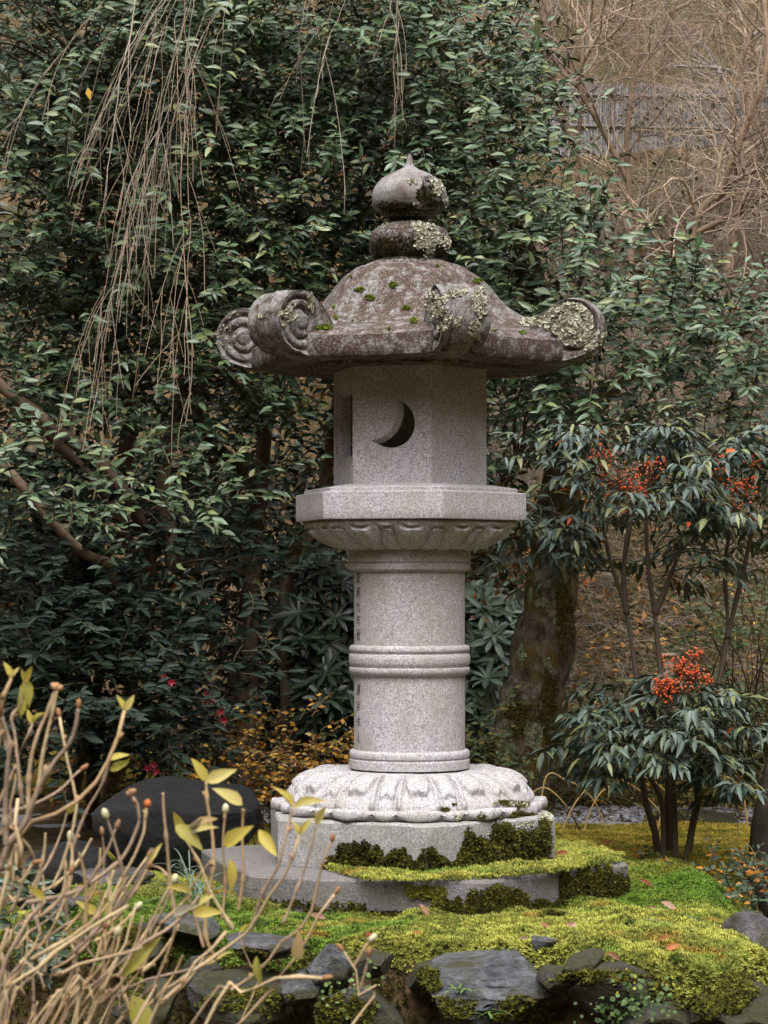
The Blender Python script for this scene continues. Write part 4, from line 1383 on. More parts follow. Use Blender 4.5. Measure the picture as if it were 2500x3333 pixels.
def links(src, P, share, r, K=7, sag=0.12):
    """branches from the nearest point of src polylines (M,3) to the roots of a share of the twigs"""
    n = len(P); sel = rng.choice(n, max(1, int(n * share)), replace=False)
    S = P[sel, 0]
    src = np.asarray(src)
    idx = np.empty(len(S), int)
    for i in range(0, len(S), 400):
        d = ((S[i:i + 400, None] - src[None]) ** 2).sum(-1) * (1 + 0.8 * rng.random((len(S[i:i + 400]), len(src))))
        idx[i:i + 400] = d.argmin(1)
    A = src[idx]
    t = np.linspace(0, 1, K)[None, :, None]
    mid = (A + S) / 2 + rng.normal(size=A.shape) * 0.12 * np.linalg.norm(S - A, axis=1)[:, None] + np.array([0, 0, sag]) * np.linalg.norm(S - A, axis=1)[:, None]
    Q = (1 - t) ** 2 * A[:, None] + 2 * t * (1 - t) * mid[:, None] + t ** 2 * S[:, None]
    Q += rng.normal(size=Q.shape) * 0.008 * np.sin(t * PI)
    R = r * np.linspace(1, 0.3, K)[None] * rng.uniform(0.5, 1.2, (len(S), 1)) * np.clip(np.linalg.norm(S - A, axis=1), 0.3, 1.2)[:, None]
    return Q, R

M_BARK = flat('brown_bark', (0.13, 0.09, 0.062), 0.9, 0.15, 0.45, 14, 45, 0.8)
M_BARKD = flat('dark_bark', (0.030, 0.024, 0.019), 0.9, 0.15, 0.45, 14, 45, 0.8)

def camellia(label, base, limbs, ells, per, seed_len, nleaf=12, single=300, lsz=0.060, pal=CAM_PAL, bark=None, group='evergreen camellia trees behind the lantern', clip=None, shell=0.35, up=0.25, thin=0.12, cat='tree', name='camellia_tree', buds=0, lmat=None):
    t = thing(name, label, cat, base, group)
    src = []
    for i, (pts, r0, r1) in enumerate(limbs):
        o = stem_mesh('trunk' if i == 0 else 'limb', [(pts, r0, r1)], bark or M_BARK, t, rough=0.18)
        src.append(spline(pts, 30)[6:])
    src = np.concatenate(src)
    P = crown_twigs(ells, per, seed_len, shell=shell, clip=clip, up=up)
    lv = Leaves()
    leafy(lv, P, nleaf, lsz, pal, t0=0.1, lean=0.5, droop=0.05, jit=0.34, flat=0.6)
    lv.bake(CAML, lmat or M_LEAF, t, single=single)
    acc = Acc()
    R = np.linspace(0.0035, 0.0014, P.shape[1])[None].repeat(len(P), 0)
    V, Fs, T = tubes(P, R, 3, np.array([[0.085, 0.075, 0.04]]) * rng.uniform(0.6, 1.5, (len(P), 1)))
    acc.add(V, Fs, T)
    Q, R = links(src, P, thin, 0.013)
    V, Fs, T = tubes(Q, R, 5, np.array([[0.07, 0.055, 0.04]]) * rng.uniform(0.5, 1.6, (len(Q), 1)))
    acc.add(V, Fs, T)
    acc.put('branches', M_TWIG, t, 'stuff')
    if buds:
        n = min(buds, len(P)); q = P[rng.choice(len(P), n, replace=False), -1]
        tv, tf = ico(1)
        V = (tv[None] * np.array([0.005, 0.005, 0.008]) + q[:, None]).reshape(-1, 3)
        put('buds', V, (tf[None] + np.arange(n)[:, None, None] * len(tv)).reshape(-1, 3), M_MATTE, t, 'stuff', tint=np.tile([[0.22, 0.24, 0.09]], (len(V), 1)))
    return t

def outside_lantern(P):
    return (np.hypot(P[:, 0] - LX, P[:, 1] - LY) > 1.0) | (P[:, 2] > 3.6)

# camellia at the back left (upper crown hangs forward)
Yb = 10.9
camellia('large glossy camellia filling the upper left of the garden, with forked leaning stems', (W(330, 2300, 12.0)[0], 12.0, 0.3),
         [([(W(330, 2300, 12)[0], 12.0, 0.25), W(480, 1900, 11.3), W(400, 1600, 10.9), W(190, 1400, 10.7), W(-40, 1210, 10.6), W(-200, 900, 10.6)], 0.042, 0.022),
          ([W(480, 1900, 11.3), W(360, 1640, 11.1), W(300, 1560, 11.0), W(120, 1380, 10.8), W(40, 1330, 10.7)], 0.032, 0.018),
          ([(W(200, 2300, 11.6)[0], 11.7, 0.25), W(370, 1930, 10.7), W(250, 1790, 10.5), W(120, 1640, 10.4), W(-40, 1450, 10.4)], 0.034, 0.022),
          ([W(565, 1850, 11.1), W(548, 1700, 11.1), W(535, 1500, 11.1), W(600, 1200, 11.6), W(560, 700, 11.4), W(700, 300, 11.3)], 0.034, 0.014),
          ([W(400, 1600, 11.6), W(420, 1200, 11.4), W(300, 800, 11.2), W(330, 300, 11.1)], 0.04, 0.015)],
         [ell(150, 150, Yb, 520, 420, 0.55), ell(620, 180, Yb + 0.2, 420, 400, 0.5), ell(150, 700, Yb + 0.1, 480, 380, 0.5), ell(640, 700, Yb + 0.2, 400, 400, 0.5),
          ell(80, 1150, Yb + 0.2, 380, 250, 0.45), ell(560, 1130, Yb + 0.3, 420, 220, 0.45), ell(300, 1450, Yb + 0.9, 460, 180, 0.35), ell(150, 1560, 10.45, 330, 200, 0.2), ell(520, 1620, 10.7, 300, 170, 0.2)],
         430, 0.32, clip=outside_lantern, buds=300)
# camellia in the middle, behind the finial
camellia('glossy camellia rising behind the finial of the lantern', (W(980, 2250, 12.2)[0], 12.2, 0.3),
         [([(W(800, 2350, 12.2)[0], 12.2, 0.25), W(815, 2000, 12.2), W(830, 1750, 12.2), W(880, 1300, 12.1), W(960, 1000, 12), W(1150, 700, 11.9), W(1250, 300, 11.8)], 0.060, 0.02),
          ([(W(960, 2300, 12.1)[0], 12.1, 0.25), W(930, 1900, 12), W(1010, 1750, 12), W(1060, 1560, 12), W(1100, 1300, 11.9), W(1200, 1000, 11.8)], 0.05, 0.02),
          ([W(860, 1350, 12.1), W(700, 1200, 12), W(640, 1330, 11.9), W(700, 1450, 11.9), W(820, 1560, 12)][::-1], 0.035, 0.02),
          ([W(880, 1300, 12.1), W(860, 900, 12), W(800, 500, 11.9)], 0.03, 0.014),
          ([W(1100, 1300, 11.9), W(1350, 900, 11.8), W(1500, 500, 11.7), W(1480, 100, 11.7)], 0.032, 0.012)],
         [ell(1050, 120, Yb + 0.3, 350, 350, 0.5), ell(1400, 200, Yb + 0.3, 330, 380, 0.5), ell(1020, 560, Yb + 0.4, 330, 330, 0.45), ell(1450, 600, Yb + 0.4, 350, 330, 0.45),
          ell(950, 1000, Yb + 0.6, 330, 260, 0.4), ell(1350, 1000, Yb + 0.8, 380, 260, 0.35), ell(850, 1500, Yb + 1.1, 380, 240, 0.3)],
         370, 0.32, clip=outside_lantern, buds=300)
# camellia on the right, its branches reach down to the right edge
Yr = 10.7
def right_clip(P):
    x, y = proj(P)
    lim = np.interp(y, [0, 300, 700, 850, 1000, 1500], [1540, 1730, 1900, 2060, 2600, 2600])
    lo = np.interp(x, [1500, 1700, 2100, 2500], [1700, 1560, 1440, 1450])
    return (x < lim + rng.normal(size=len(x)) * 60) & (y < lo) & outside_lantern(P)
camellia('glossy camellia at right with a thick leaning mossy trunk and low spreading branches', (W(1720, 2640, 12.2)[0], 12.2, 0.3),
         [([(W(1640, 2700, 11.8)[0], 11.8, 0.15), W(1672, 2560, 11.8), W(1735, 2280, 11.8), W(1785, 2000, 11.8), W(1810, 1750, 11.8), W(1835, 1500, 11.7)], 0.20, 0.105),
          ([W(1825, 1560, 11.72), W(1835, 1480, 11.7), W(1800, 1200, 11.6), W(1700, 800, 11.4), W(1600, 400, 11.2)], 0.10, 0.04),
          ([W(1820, 1600, 12.05), W(1950, 1300, 11.8), W(2150, 1150, 11.5), W(2400, 1080, 11.2), W(2560, 1000, 11)], 0.07, 0.02),
          ([W(1810, 1380, 11.9), W(1700, 1500, 11.6), W(1560, 1640, 11.5)], 0.03, 0.012),
          ([W(1800, 1200, 11.7), W(1900, 900, 11.4), W(1960, 700, 11.2)], 0.035, 0.012)],
         [ell(1650, 150, Yr + 0.5, 260, 380, 0.4), ell(1700, 550, Yr + 0.3, 330, 330, 0.45), ell(1800, 900, Yr + 0.2, 420, 260, 0.45), ell(1650, 1200, Yr + 0.4, 330, 260, 0.4),
          ell(2050, 1150, Yr + 0.1, 420, 230, 0.4), ell(2400, 1150, Yr, 360, 280, 0.35), ell(2350, 960, Yr, 250, 90, 0.25), ell(2150, 1350, Yr + 0.3, 400, 130, 0.3), ell(1680, 1480, Yr + 0.7, 240, 180, 0.25)],
         340, 0.30, clip=right_clip, buds=300, bark=None)
# bark of that trunk: mossy, flecked with lichen
m, nt, b = NT('mossy_trunk_bark', 0.95, 0.1)
v = coord(nt)
mp = nd(nt, 'Mapping', {'Vector': v, 'Scale': (1, 1, 0.6)}).outputs[0]
n1 = noise(nt, mp, 26, 8, 0.78, 0.2); n2 = noise(nt, v, 4, 5, 0.6); n3 = noise(nt, v, 55, 4, 0.7); n4 = noise(nt, v, 7, 6, 0.75)
c = ramp(nt, n1, [(0.36, (0.03, 0.022, 0.015)), (0.5, (0.13, 0.10, 0.07)), (0.64, (0.28, 0.24, 0.19))])
c = mixc(nt, ramp(nt, n2, [(0.46, 0.0), (0.58, 0.85)]), c, mixc(nt, n3, (0.07, 0.06, 0.018), (0.28, 0.18, 0.04)))
c = mixc(nt, ramp(nt, n4, [(0.57, 0.0), (0.63, 0.8)]), c, (0.30, 0.31, 0.22))
nt.links.new(c, b.inputs['Base Color'])
bump(nt, b, n1, 1.0, 0.05)
M_TRUNK = m
tr = [o for o in bpy.data.objects if o.name.startswith('trunk') and o.parent and 'leaning mossy' in o.parent.get('label', '')][0]
tr.data.materials[0] = M_TRUNK
_n = len(tr.data.vertices); _c = np.empty(_n * 3, np.float32); tr.data.vertices.foreach_get('co', _c)
BV.append(BVHTree.FromPolygons((_c.reshape(-1, 3) + bridge(tr.parent)).tolist(), [list(p_.vertices) for p_ in tr.data.polygons]))
lichen([(1640, 2450, 28, 60, 260, 0.010), (1735, 2400, 26, 50, 200, 0.010), (1610, 2540, 30, 40, 180, 0.010), (1700, 2540, 24, 40, 160, 0.010), (1760, 1960, 20, 12, 40, 0.009), (1700, 2130, 10, 30, 40, 0.007), (1780, 2160, 14, 18, 40, 0.007)], 'trunk_lichen', tr.parent, (0.30, 0.31, 0.19), len(BV) - 1)
moss_on('trunk_moss', [(1600, 2480, 60, 110, 1500), (1840, 2000, 30, 120, 500), (1790, 2300, 30, 130, 600), (1700, 2330, 50, 60, 500)], 0.012, [(0.10, 0.085, 0.018), (0.14, 0.10, 0.02), (0.06, 0.055, 0.014)], tr.parent, only=len(BV) - 1)

# low evergreen in shade at the left, down to the ground
SHADED_PAL = [(0.008, 0.016, 0.010), (0.011, 0.020, 0.013), (0.006, 0.013, 0.009), (0.015, 0.026, 0.017)]  # camellia greens darkened, painting in the shade below the upper crown
dark = camellia('dense shaded camellia bush low at the left behind the black boulders', (W(250, 2500, 11.2)[0], 11.2, 0.3),
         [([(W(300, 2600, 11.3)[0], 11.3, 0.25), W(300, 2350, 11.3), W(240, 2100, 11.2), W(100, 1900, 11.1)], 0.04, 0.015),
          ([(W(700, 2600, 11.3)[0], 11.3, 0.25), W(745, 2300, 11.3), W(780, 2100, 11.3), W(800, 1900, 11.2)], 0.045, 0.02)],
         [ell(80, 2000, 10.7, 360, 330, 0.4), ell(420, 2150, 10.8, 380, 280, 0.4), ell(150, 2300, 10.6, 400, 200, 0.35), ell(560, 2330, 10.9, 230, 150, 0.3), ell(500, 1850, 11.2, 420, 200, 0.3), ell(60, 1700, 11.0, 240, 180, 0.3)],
         420, 0.28, lsz=0.066, pal=SHADED_PAL, bark=M_BARKD, group='evergreen camellia trees behind the lantern', shell=0.3, lmat=M_LEAFD)
# red sasanqua flowers on it
tvf = []
for (px, py, Y) in ((535, 2205, 10.35), (560, 2222, 10.35), (676, 2262, 10.5), (684, 2282, 10.5), (718, 2318, 10.5), (728, 2345, 10.5), (480, 2500, 10.5), (510, 2512, 10.5), (500, 2490, 10.5)):
    a = Acc(); c0 = W(px, py, Y)
    for k in range(6):
        an = k * PI / 3 + rng.random()
        V_, F_, U_ = SMALL[k % 2]
        M_ = frames(np.array([[math.cos(an), -0.6, math.sin(an)]]), np.array([[0.1, -1, 0.3]]))[0]
        a.add((V_ * 0.022) @ M_ + c0, F_, (0.28, 0.015, 0.03), U_)
    a.put('flower', M_MATTE, dark)

# ------------------------------------------------------------------ rhododendrons on either side of the shaft
def rhodo(label, base, ells, n, size, pal):
    t = thing('rhododendron', label, 'shrub', base, 'rhododendrons with whorled leaves')
    lv = Leaves(); tips = []
    for c, r in ells:
        d = rand_unit(n); d[:, 1] = -np.abs(d[:, 1])
        P = c + d * r * (0.55 + 0.45 * rng.random((n, 1)))
        ax = unit(d * 0.6 + np.array([0, -0.25, 0.5]) + rng.normal(size=(n, 3)) * 0.25)
        tips.append((P, ax))
        NL = 9
        a_ = unit(np.cross(ax, [0.1, 0.2, 1.0])); b_ = np.cross(ax, a_)
        ph = np.arange(NL)[None] * 2 * PI / NL + rng.random((n, 1)) * 6
        D = a_[:, None] * np.cos(ph)[..., None] + b_[:, None] * np.sin(ph)[..., None] + ax[:, None] * (0.25 + 0.3 * rng.random((n, NL, 1)))
        U = np.repeat(ax[:, None], NL, 1) + rng.normal(size=(n, NL, 3)) * 0.15
        pa = np.array(pal)[rng.integers(0, len(pal), n * NL)] * rng.uniform(0.7, 1.3, (n * NL, 1))
        lv.add(np.repeat(P, NL, 0), D.reshape(-1, 3), U.reshape(-1, 3), size * rng.uniform(0.7, 1.2, n * NL), pa)
    lv.bake(STRAP, M_LEAF, t, single=150)
    P = np.concatenate([q[0] for q in tips]); ax = np.concatenate([q[1] for q in tips])
    root = np.array(base) + rng.normal(size=(len(P), 3)) * [0.12, 0.1, 0.0]
    tt_ = np.linspace(0, 1, 8)[None, :, None]
    mid = (P + root) / 2 - ax * 0.1; mid[:, 2] -= 0.1
    Q = (1 - tt_) ** 2 * root[:, None] + 2 * tt_ * (1 - tt_) * mid[:, None] + tt_ ** 2 * P[:, None]
    V, Fs, T = tubes(Q, np.linspace(0.012, 0.004, 8)[None].repeat(len(P), 0), 4, [[0.06, 0.05, 0.035]])
    put('stems', V, Fs, M_TWIG, t, 'stuff', tint=T)
    return t
RH = [(0.030, 0.052, 0.024), (0.045, 0.070, 0.034), (0.06, 0.085, 0.045)]
rhodo('rhododendron with long dark leaves left of the shaft', (W(1030, 2500, 12.2)[0], 12.2, 0.28), [ell(1040, 2010, 12.1, 150, 230, 0.25), ell(1070, 2260, 12.0, 110, 130, 0.22)], 50, 0.125, [(0.014, 0.026, 0.015), (0.02, 0.034, 0.019)])
rhodo('rhododendron with pale green leaf rosettes between the shaft and the mossy trunk', (W(1600, 2550, 12.8)[0], 12.8, 0.28), [ell(1590, 2080, 12.6, 130, 170, 0.3), ell(1560, 2270, 12.4, 120, 150, 0.3)], 55, 0.125, [(0.09, 0.13, 0.085), (0.06, 0.095, 0.06), (0.12, 0.16, 0.11)])

# ------------------------------------------------------------------ small-leaved shrubs
def bush(name, label, base, ells, per, tlen, pal, lsz, mat=M_MATTE, tm=SMALL, single=200, group=None, nleaf=10, twig=(0.08, 0.055, 0.03), shell=0.25, cat='shrub', jit=0.6):
    t = thing(name, label, cat, base, group)
    P = crown_twigs(ells, per, tlen, shell=shell)
    lv = Leaves(); leafy(lv, P, nleaf, lsz, pal, lean=0.4, jit=jit)
    lv.bake(tm, mat, t, single=single)
    acc = Acc()
    V, Fs, T = tubes(P, np.linspace(0.003, 0.001, P.shape[1])[None].repeat(len(P), 0), 3, np.array([twig]) * rng.uniform(0.6, 1.5, (len(P), 1))); acc.add(V, Fs, T)
    src = np.array(base) + rng.normal(size=(20, 3)) * [0.1, 0.1, 0.0] + np.array([0, 0, 0.05])
    Q, R = links(src, P, 0.18, 0.008)
    V, Fs, T = tubes(Q, R, 4, np.array([twig]) * rng.uniform(0.6, 1.4, (len(Q), 1))); acc.add(V, Fs, T)
    acc.put('branches', M_TWIG, t, 'stuff')
    return t
ORG = [(0.28, 0.13, 0.015), (0.38, 0.22, 0.03), (0.13, 0.055, 0.012), (0.10, 0.085, 0.016), (0.30, 0.22, 0.09)]
bush('azalea_bush', 'rust and amber azalea bush between the boulder and the lotus base', (W(920, 2600, 10.9)[0], 10.9, 0.28), [ell(930, 2430, 10.8, 210, 110, 0.3), ell(800, 2560, 10.7, 260, 110, 0.3), ell(1050, 2500, 10.7, 130, 130, 0.25), ell(560, 2600, 11.0, 240, 110, 0.25)], 1000, 0.18, ORG, 0.030)
GRNS = [(0.06, 0.09, 0.035), (0.085, 0.12, 0.045), (0.11, 0.145, 0.07), (0.16, 0.13, 0.03)]
bush('privet_bush', 'small leaved green bush beside the lower shaft on the right', (W(1560, 2600, 11.6)[0], 11.6, 0.28), [ell(1560, 2470, 11.4, 130, 170, 0.25)], 1100, 0.2, GRNS, 0.034)
bush('boxwood_bush', 'rounded green bush at the far right beyond the nandina', (W(2480, 2600, 12.6)[0], 12.6, 0.3), [ell(2430, 2130, 11.9, 220, 240, 0.35), ell(1960, 2420, 12.2, 160, 150, 0.3), ell(2380, 2400, 12.3, 230, 160, 0.4)], 700, 0.22, GRNS, 0.036)
bush('fern_bush', 'yellowing feathery bush at the edge of the gravel path', (W(2230, 2680, 11.6)[0], 11.6, 0.28), [ell(2220, 2590, 11.5, 110, 100, 0.2), ell(2340, 2560, 11.7, 170, 90, 0.2), ell(2080, 2560, 11.9, 130, 80, 0.2)], 1500, 0.16, [(0.06, 0.09, 0.015), (0.09, 0.12, 0.02), (0.22, 0.17, 0.02), (0.28, 0.13, 0.012)], 0.024)
bush('spurge_plants', 'bluish low plants with orange leaves right of the mossy bank', (W(2400, 2960, 8.9)[0], 8.9, 0.12), [ell(2440, 2900, 9.0, 160, 110, 0.3), ell(2280, 2830, 9.4, 200, 40, 0.15), ell(2120, 2800, 9.7, 110, 25, 0.1)], 2600, 0.10, [(0.035, 0.06, 0.035), (0.05, 0.08, 0.045), (0.07, 0.10, 0.06), (0.30, 0.12, 0.015)], 0.026)
bush('ardisia_plant', 'low plant with toothed green leaves and red berries at the left edge', (W(90, 3150, 7.9)[0], 7.9, -0.05), [ell(60, 2960, 8.0, 140, 110, 0.2), ell(60, 3150, 7.7, 120, 120, 0.2), ell(170, 2900, 8.1, 70, 40, 0.1)], 900, 0.14, [(0.030, 0.055, 0.026), (0.045, 0.075, 0.038), (0.022, 0.04, 0.022)], 0.062, mat=M_LEAF, tm=CAML, single=120)
# thicket of dark leaves that closes the view behind the camellias
def mass(name, label, regions, n, lsz, pal, mat, tm, tw=True):
    lv = Leaves(); 
    for (x0, x1, y0, y1, Ya, Yb_, k) in regions:
        m_ = int(n * k)
        Yv = rng.uniform(Ya, Yb_, m_)
        px = rng.uniform(x0, x1, m_); py = rng.uniform(y0, y1, m_)
        P = np.stack([(px - 1250) / F * Yv, Yv, EYE - (py - HOR) / F * Yv], -1)
        kk = vn(P * 2.2, 12) + 0.4 * rng.normal(size=m_) > -0.25
        P = P[kk]
        P[:, 2] = np.maximum(P[:, 2], ground(P[:, 0], P[:, 1]) + 0.05)
        m_ = len(P)
        D = rand_unit(m_) * [1, 1, 0.6] + np.array([0, -0.2, -0.15])
        lv.add(P, D, np.array([0, -0.2, 1.0]) + rng.normal(size=(m_, 3)) * 0.5, lsz * rng.uniform(0.6, 1.3, m_), np.array(pal)[rng.integers(0, len(pal), m_)] * rng.uniform(0.6, 1.3, (m_, 1)))
    P = np.concatenate(lv.p); M_ = np.concatenate(lv.m); L = np.concatenate(lv.l); T = np.concatenate(lv.t)
    acc = Acc(); ti = rng.integers(0, len(tm), len(P))
    for k, (TV, TF, TU) in enumerate(tm):
        q = ti == k; c = q.sum()
        if c:
            V = P[q][:, None] + np.einsum('nvi,nij->nvj', TV[None] * L[q][:, None, None], M_[q])
            acc.add(V.reshape(-1, 3), (TF[None] + np.arange(c)[:, None, None] * len(TV)).reshape(-1, 3), np.repeat(T[q], len(TV), 0), np.tile(TU, (c, 1)))
    o = acc.put(name, mat, None, 'stuff')
    o['label'] = label
    return o
mass('evergreen_thicket', 'dark evergreen thicket behind the camellias', [(-500, 1700, -300, 1900, 12.3, 14.5, 0.75), (-200, 1000, 1500, 2500, 12.2, 13.6, 0.4), (900, 1700, 1500, 2500, 12.4, 13.8, 0.16)], 24000, 0.085, [(0.028, 0.042, 0.022), (0.036, 0.052, 0.026), (0.020, 0.030, 0.018), (0.08, 0.05, 0.02)], M_LEAF, CAML)
mass('autumn_foliage', 'rust coloured autumn leaves glimpsed between the camellias', [(1500, 2600, 1850, 2500, 12.2, 13.2, 0.2), (0, 1000, 1400, 2000, 12.0, 12.6, 0.12), (100, 500, 1750, 2050, 12.6, 13.5, 0.15), (700, 1250, 800, 1350, 12.5, 13.5, 0.4), (950, 1200, 500, 900, 12.6, 13.6, 0.1), (1500, 1950, 1600, 1950, 12.9, 13.6, 0.3), (100, 700, 2450, 2620, 11.6, 12.6, 0.15)], 4200, 0.045, [(0.32, 0.13, 0.03), (0.22, 0.09, 0.025), (0.36, 0.22, 0.04), (0.14, 0.08, 0.03)], M_MATTE, SMALL)
# ------------------------------------------------------------------ bare trees and dry brush on the slope at right
def bare_tree(label, base, limbs, seed, n1=14, n2=9, n3=6, l1=1.0, tint=(0.27, 0.205, 0.15), group='leafless trees on the slope', grav=0.0, name='bare_tree'):
    t = thing(name, label, 'tree', base, group)
    P0 = []; R0 = []
    for i, (pts, r0, r1) in enumerate(limbs):
        stem_mesh('trunk' if i == 0 else 'limb', [(pts, r0, r1)], M_BARE, t, sides=8, rough=0.12)
        P0.append(spline(pts, 16)); R0.append(np.linspace(r0, r1, 16))
    P0 = np.array(P0); R0 = np.array(R0)
    A, RA_ = grow(P0, R0, n1, l1, 0.9, 9, grav, 0.16, 0.25, 1.0, 0.5, up=0.1)
    B, RB = grow(A, RA_, n2, l1 * 0.55, 0.8, 7, grav + 0.02, 0.18, 0.15, 1.0, 0.6)
    C_, RC = grow(B, RB, n3, l1 * 0.28, 0.7, 5, grav + 0.03, 0.18, 0.1, 1.0, 0.6, rmin=0.0011)
    acc = Acc()
    for Q, R, s in ((A, np.maximum(RA_, 0.003), 5), (B, np.maximum(RB, 0.0019), 4), (C_, np.maximum(RC, 0.0012), 3)):
        V, Fs, T = tubes(Q, R, s, np.array([tint]) * rng.uniform(0.55, 1.5, (len(Q), 1)) * (1 + 0.04 * rng.normal(size=(len(Q), 3))).clip(0.8, 1.2))
        acc.add(V, Fs, T)
    acc.put('twigs', M_TWIG, t, 'stuff')
    return t
M_BARE = flat('pale_brown_bark', (0.25, 0.175, 0.12), 0.9, 0.12, 0.35, 12, 50, 0.6)
def g3(px, py, Y):
    p = W(px, py, Y); return (p[0], Y, float(ground(p[0], Y)) - 0.05)
bare_tree('leafless tree with a kinked pale trunk in the middle of the right slope', g3(2200, 1000, 15.2),
          [([g3(2195, 1000, 15.2), W(2260, 760, 15.1), W(2340, 640, 15), W(2370, 560, 14.9), W(2440, 380, 14.8), W(2500, 200, 14.7), W(2480, -60, 14.7)], 0.036, 0.014),
           ([W(2260, 760, 15.1), W(2400, 695, 15), W(2560, 650, 14.9)], 0.022, 0.012), ([W(2330, 650, 15), W(2440, 560, 14.8), W(2560, 520, 14.7)], 0.02, 0.01)], 1, 15, 8, 5, 0.95)
bare_tree('leafless tree with twin upright stems left of the kinked one', g3(2060, 900, 16),
          [([g3(2060, 900, 16), W(2050, 650, 16), W(2040, 450, 15.9), W(2075, 160, 15.8), W(2060, -100, 15.8)], 0.030, 0.012),
           ([W(2050, 600, 16), W(1960, 420, 15.9), W(1880, 250, 15.8), W(1980, 60, 15.7), W(2000, -80, 15.6)], 0.022, 0.010), ([W(1900, 300, 15.9), W(1810, 190, 15.9), W(1950, 60, 15.8)], 0.02, 0.012)], 2, 12, 7, 5, 0.9)
bare_tree('leafless tree with tan upright stems beside the right edge', g3(2390, 900, 16.2),
          [([g3(2330, 1000, 16), W(2390, 760, 16), W(2400, 560, 15.9), W(2385, 330, 15.8), W(2440, 120, 15.7), W(2500, -60, 15.7)], 0.030, 0.012), ([W(2390, 700, 16), W(2460, 420, 15.9), W(2470, 200, 15.8), W(2380, 60, 15.8)], 0.022, 0.010)], 3, 12, 7, 5, 0.9)
bare_tree('slender leafless tree behind the edge of the camellia', g3(1880, 700, 16.6),
          [([g3(1880, 700, 16.6), W(1880, 500, 16.6), W(1900, 250, 16.5), W(1850, 50, 16.5), W(1880, -100, 16.5)], 0.024, 0.010), ([W(1880, 500, 16.6), W(1780, 250, 16.5), W(1760, 0, 16.4)], 0.03, 0.012)], 4, 11, 6, 5, 0.85, (0.25, 0.205, 0.17))
bare_tree('grey leafless tree high at the upper right corner', g3(2450, 300, 17.2),
          [([g3(2450, 300, 17.2), W(2420, 100, 17.1), W(2300, -50, 17), W(2200, -150, 17)], 0.05, 0.02), ([W(2440, 200, 17.1), W(2560, 60, 17), W(2600, -100, 17)], 0.03, 0.012)], 5, 10, 6, 5, 0.9, (0.26, 0.23, 0.21))
# dry brush: arching stems all over the slope
def brush(name, label, n, xr, yr, L, tints, r=0.0016, K=6, sides=3, seed=0, arch=0.22, up=0.9, keep=None, z0=0.0):
    x = rng.uniform(*xr, n); y = rng.uniform(*yr, n)
    P = np.stack([x, y, ground(x, y) + z0 * rng.random(n)], -1)
    if keep is not None:
        P = P[keep(P)]
    n = len(P)
    D = unit(rng.normal(size=(n, 3)) * [0.7, 0.5, 0.25] + np.array([0, -0.15, up]))
    l = L * rng.uniform(0.4, 1.4, n) / (K - 1)
    Q = np.empty((n, K, 3)); Q[:, 0] = P
    for k in range(1, K):
        D = unit(D + rng.normal(size=(n, 3)) * 0.12 + np.array([0, 0, -arch]))
        Q[:, k] = Q[:, k - 1] + D * l[:, None]
    V, Fs, T = tubes(Q, r * np.linspace(1, 0.45, K)[None] * rng.uniform(0.6, 1.8, (n, 1)), sides, np.array(tints)[rng.integers(0, len(tints), n)] * rng.uniform(0.7, 1.8, (n, 1)))
    o = put(name, V, Fs, M_TWIG, None, 'stuff', tint=T)
    o['label'] = label
    return Q
BR_T = [(0.22, 0.155, 0.10), (0.15, 0.11, 0.07), (0.28, 0.22, 0.16), (0.13, 0.12, 0.06), (0.24, 0.215, 0.195), (0.19, 0.17, 0.155)]
inview = lambda P: (proj(P)[0] > 1350) & (proj(P)[0] < 2700)
brush('dry_brush', 'dry brown brush covering the slope at right', 34000, (0.3, 4.2), (12.7, 17.2), 0.6, BR_T, 0.0015, keep=inview)
brush('tall_dry_brush', 'pale dry stems below the brushwood fence', 10000, (1.0, 4.6), (15.2, 17.6), 0.6, [(0.28, 0.22, 0.16), (0.30, 0.26, 0.22), (0.24, 0.17, 0.11)], 0.0018, keep=inview)
brush('dry_grass', 'tangled dead grass and stems at the foot of the slope', 15000, (0.4, 3.2), (12.4, 14.6), 0.45, [(0.16, 0.10, 0.045), (0.10, 0.075, 0.03), (0.20, 0.15, 0.07), (0.09, 0.09, 0.035)], 0.0016, keep=inview)
mass('slope_foliage', 'scattered olive and rust leaves on the slope', [(1450, 2650, 1250, 2500, 13.0, 15.0, 0.65), (1500, 2600, 300, 1300, 15.0, 18, 0.35)], 9000, 0.045, [(0.06, 0.065, 0.022), (0.09, 0.085, 0.03), (0.16, 0.085, 0.03), (0.04, 0.05, 0.02)], M_MATTE, SMALL)

# ------------------------------------------------------------------ brushwood fence high on the slope
M_FEN = tinted('brushwood', 0.9, 0.1, nscale=60)
A = W(1750, 400, 18.6); B_ = W(2650, 420, 17.6)
fen = thing('brushwood_fence', 'grey fence of upright brushwood with horizontal rails high on the slope', 'fence', ((A + B_) / 2 - np.array([0, 0, 0.5])).tolist())
npk = 240
tt_ = np.linspace(0, 1, npk)
for k, t_ in enumerate(tt_):
    c = A * (1 - t_) + B_ * t_
    h = 0.62 + 0.05 * rng.random()
    acc = Acc()
    n = 4
    P = np.empty((n, 4, 3))
    for j in range(n):
        x0 = c + np.array([rng.normal() * 0.004, rng.normal() * 0.01, -0.34])
        for q in range(4):
            P[j, q] = x0 + np.array([rng.normal() * 0.004, rng.normal() * 0.004, h * q / 3])
    V, Fs, T = tubes(P, np.full((n, 4), 0.0032), 4, np.array([(0.32, 0.30, 0.295)]) * rng.uniform(0.6, 1.4, (n, 1)))
    acc.add(V, Fs, T)
    acc.put('brushwood_picket', M_FEN, fen)
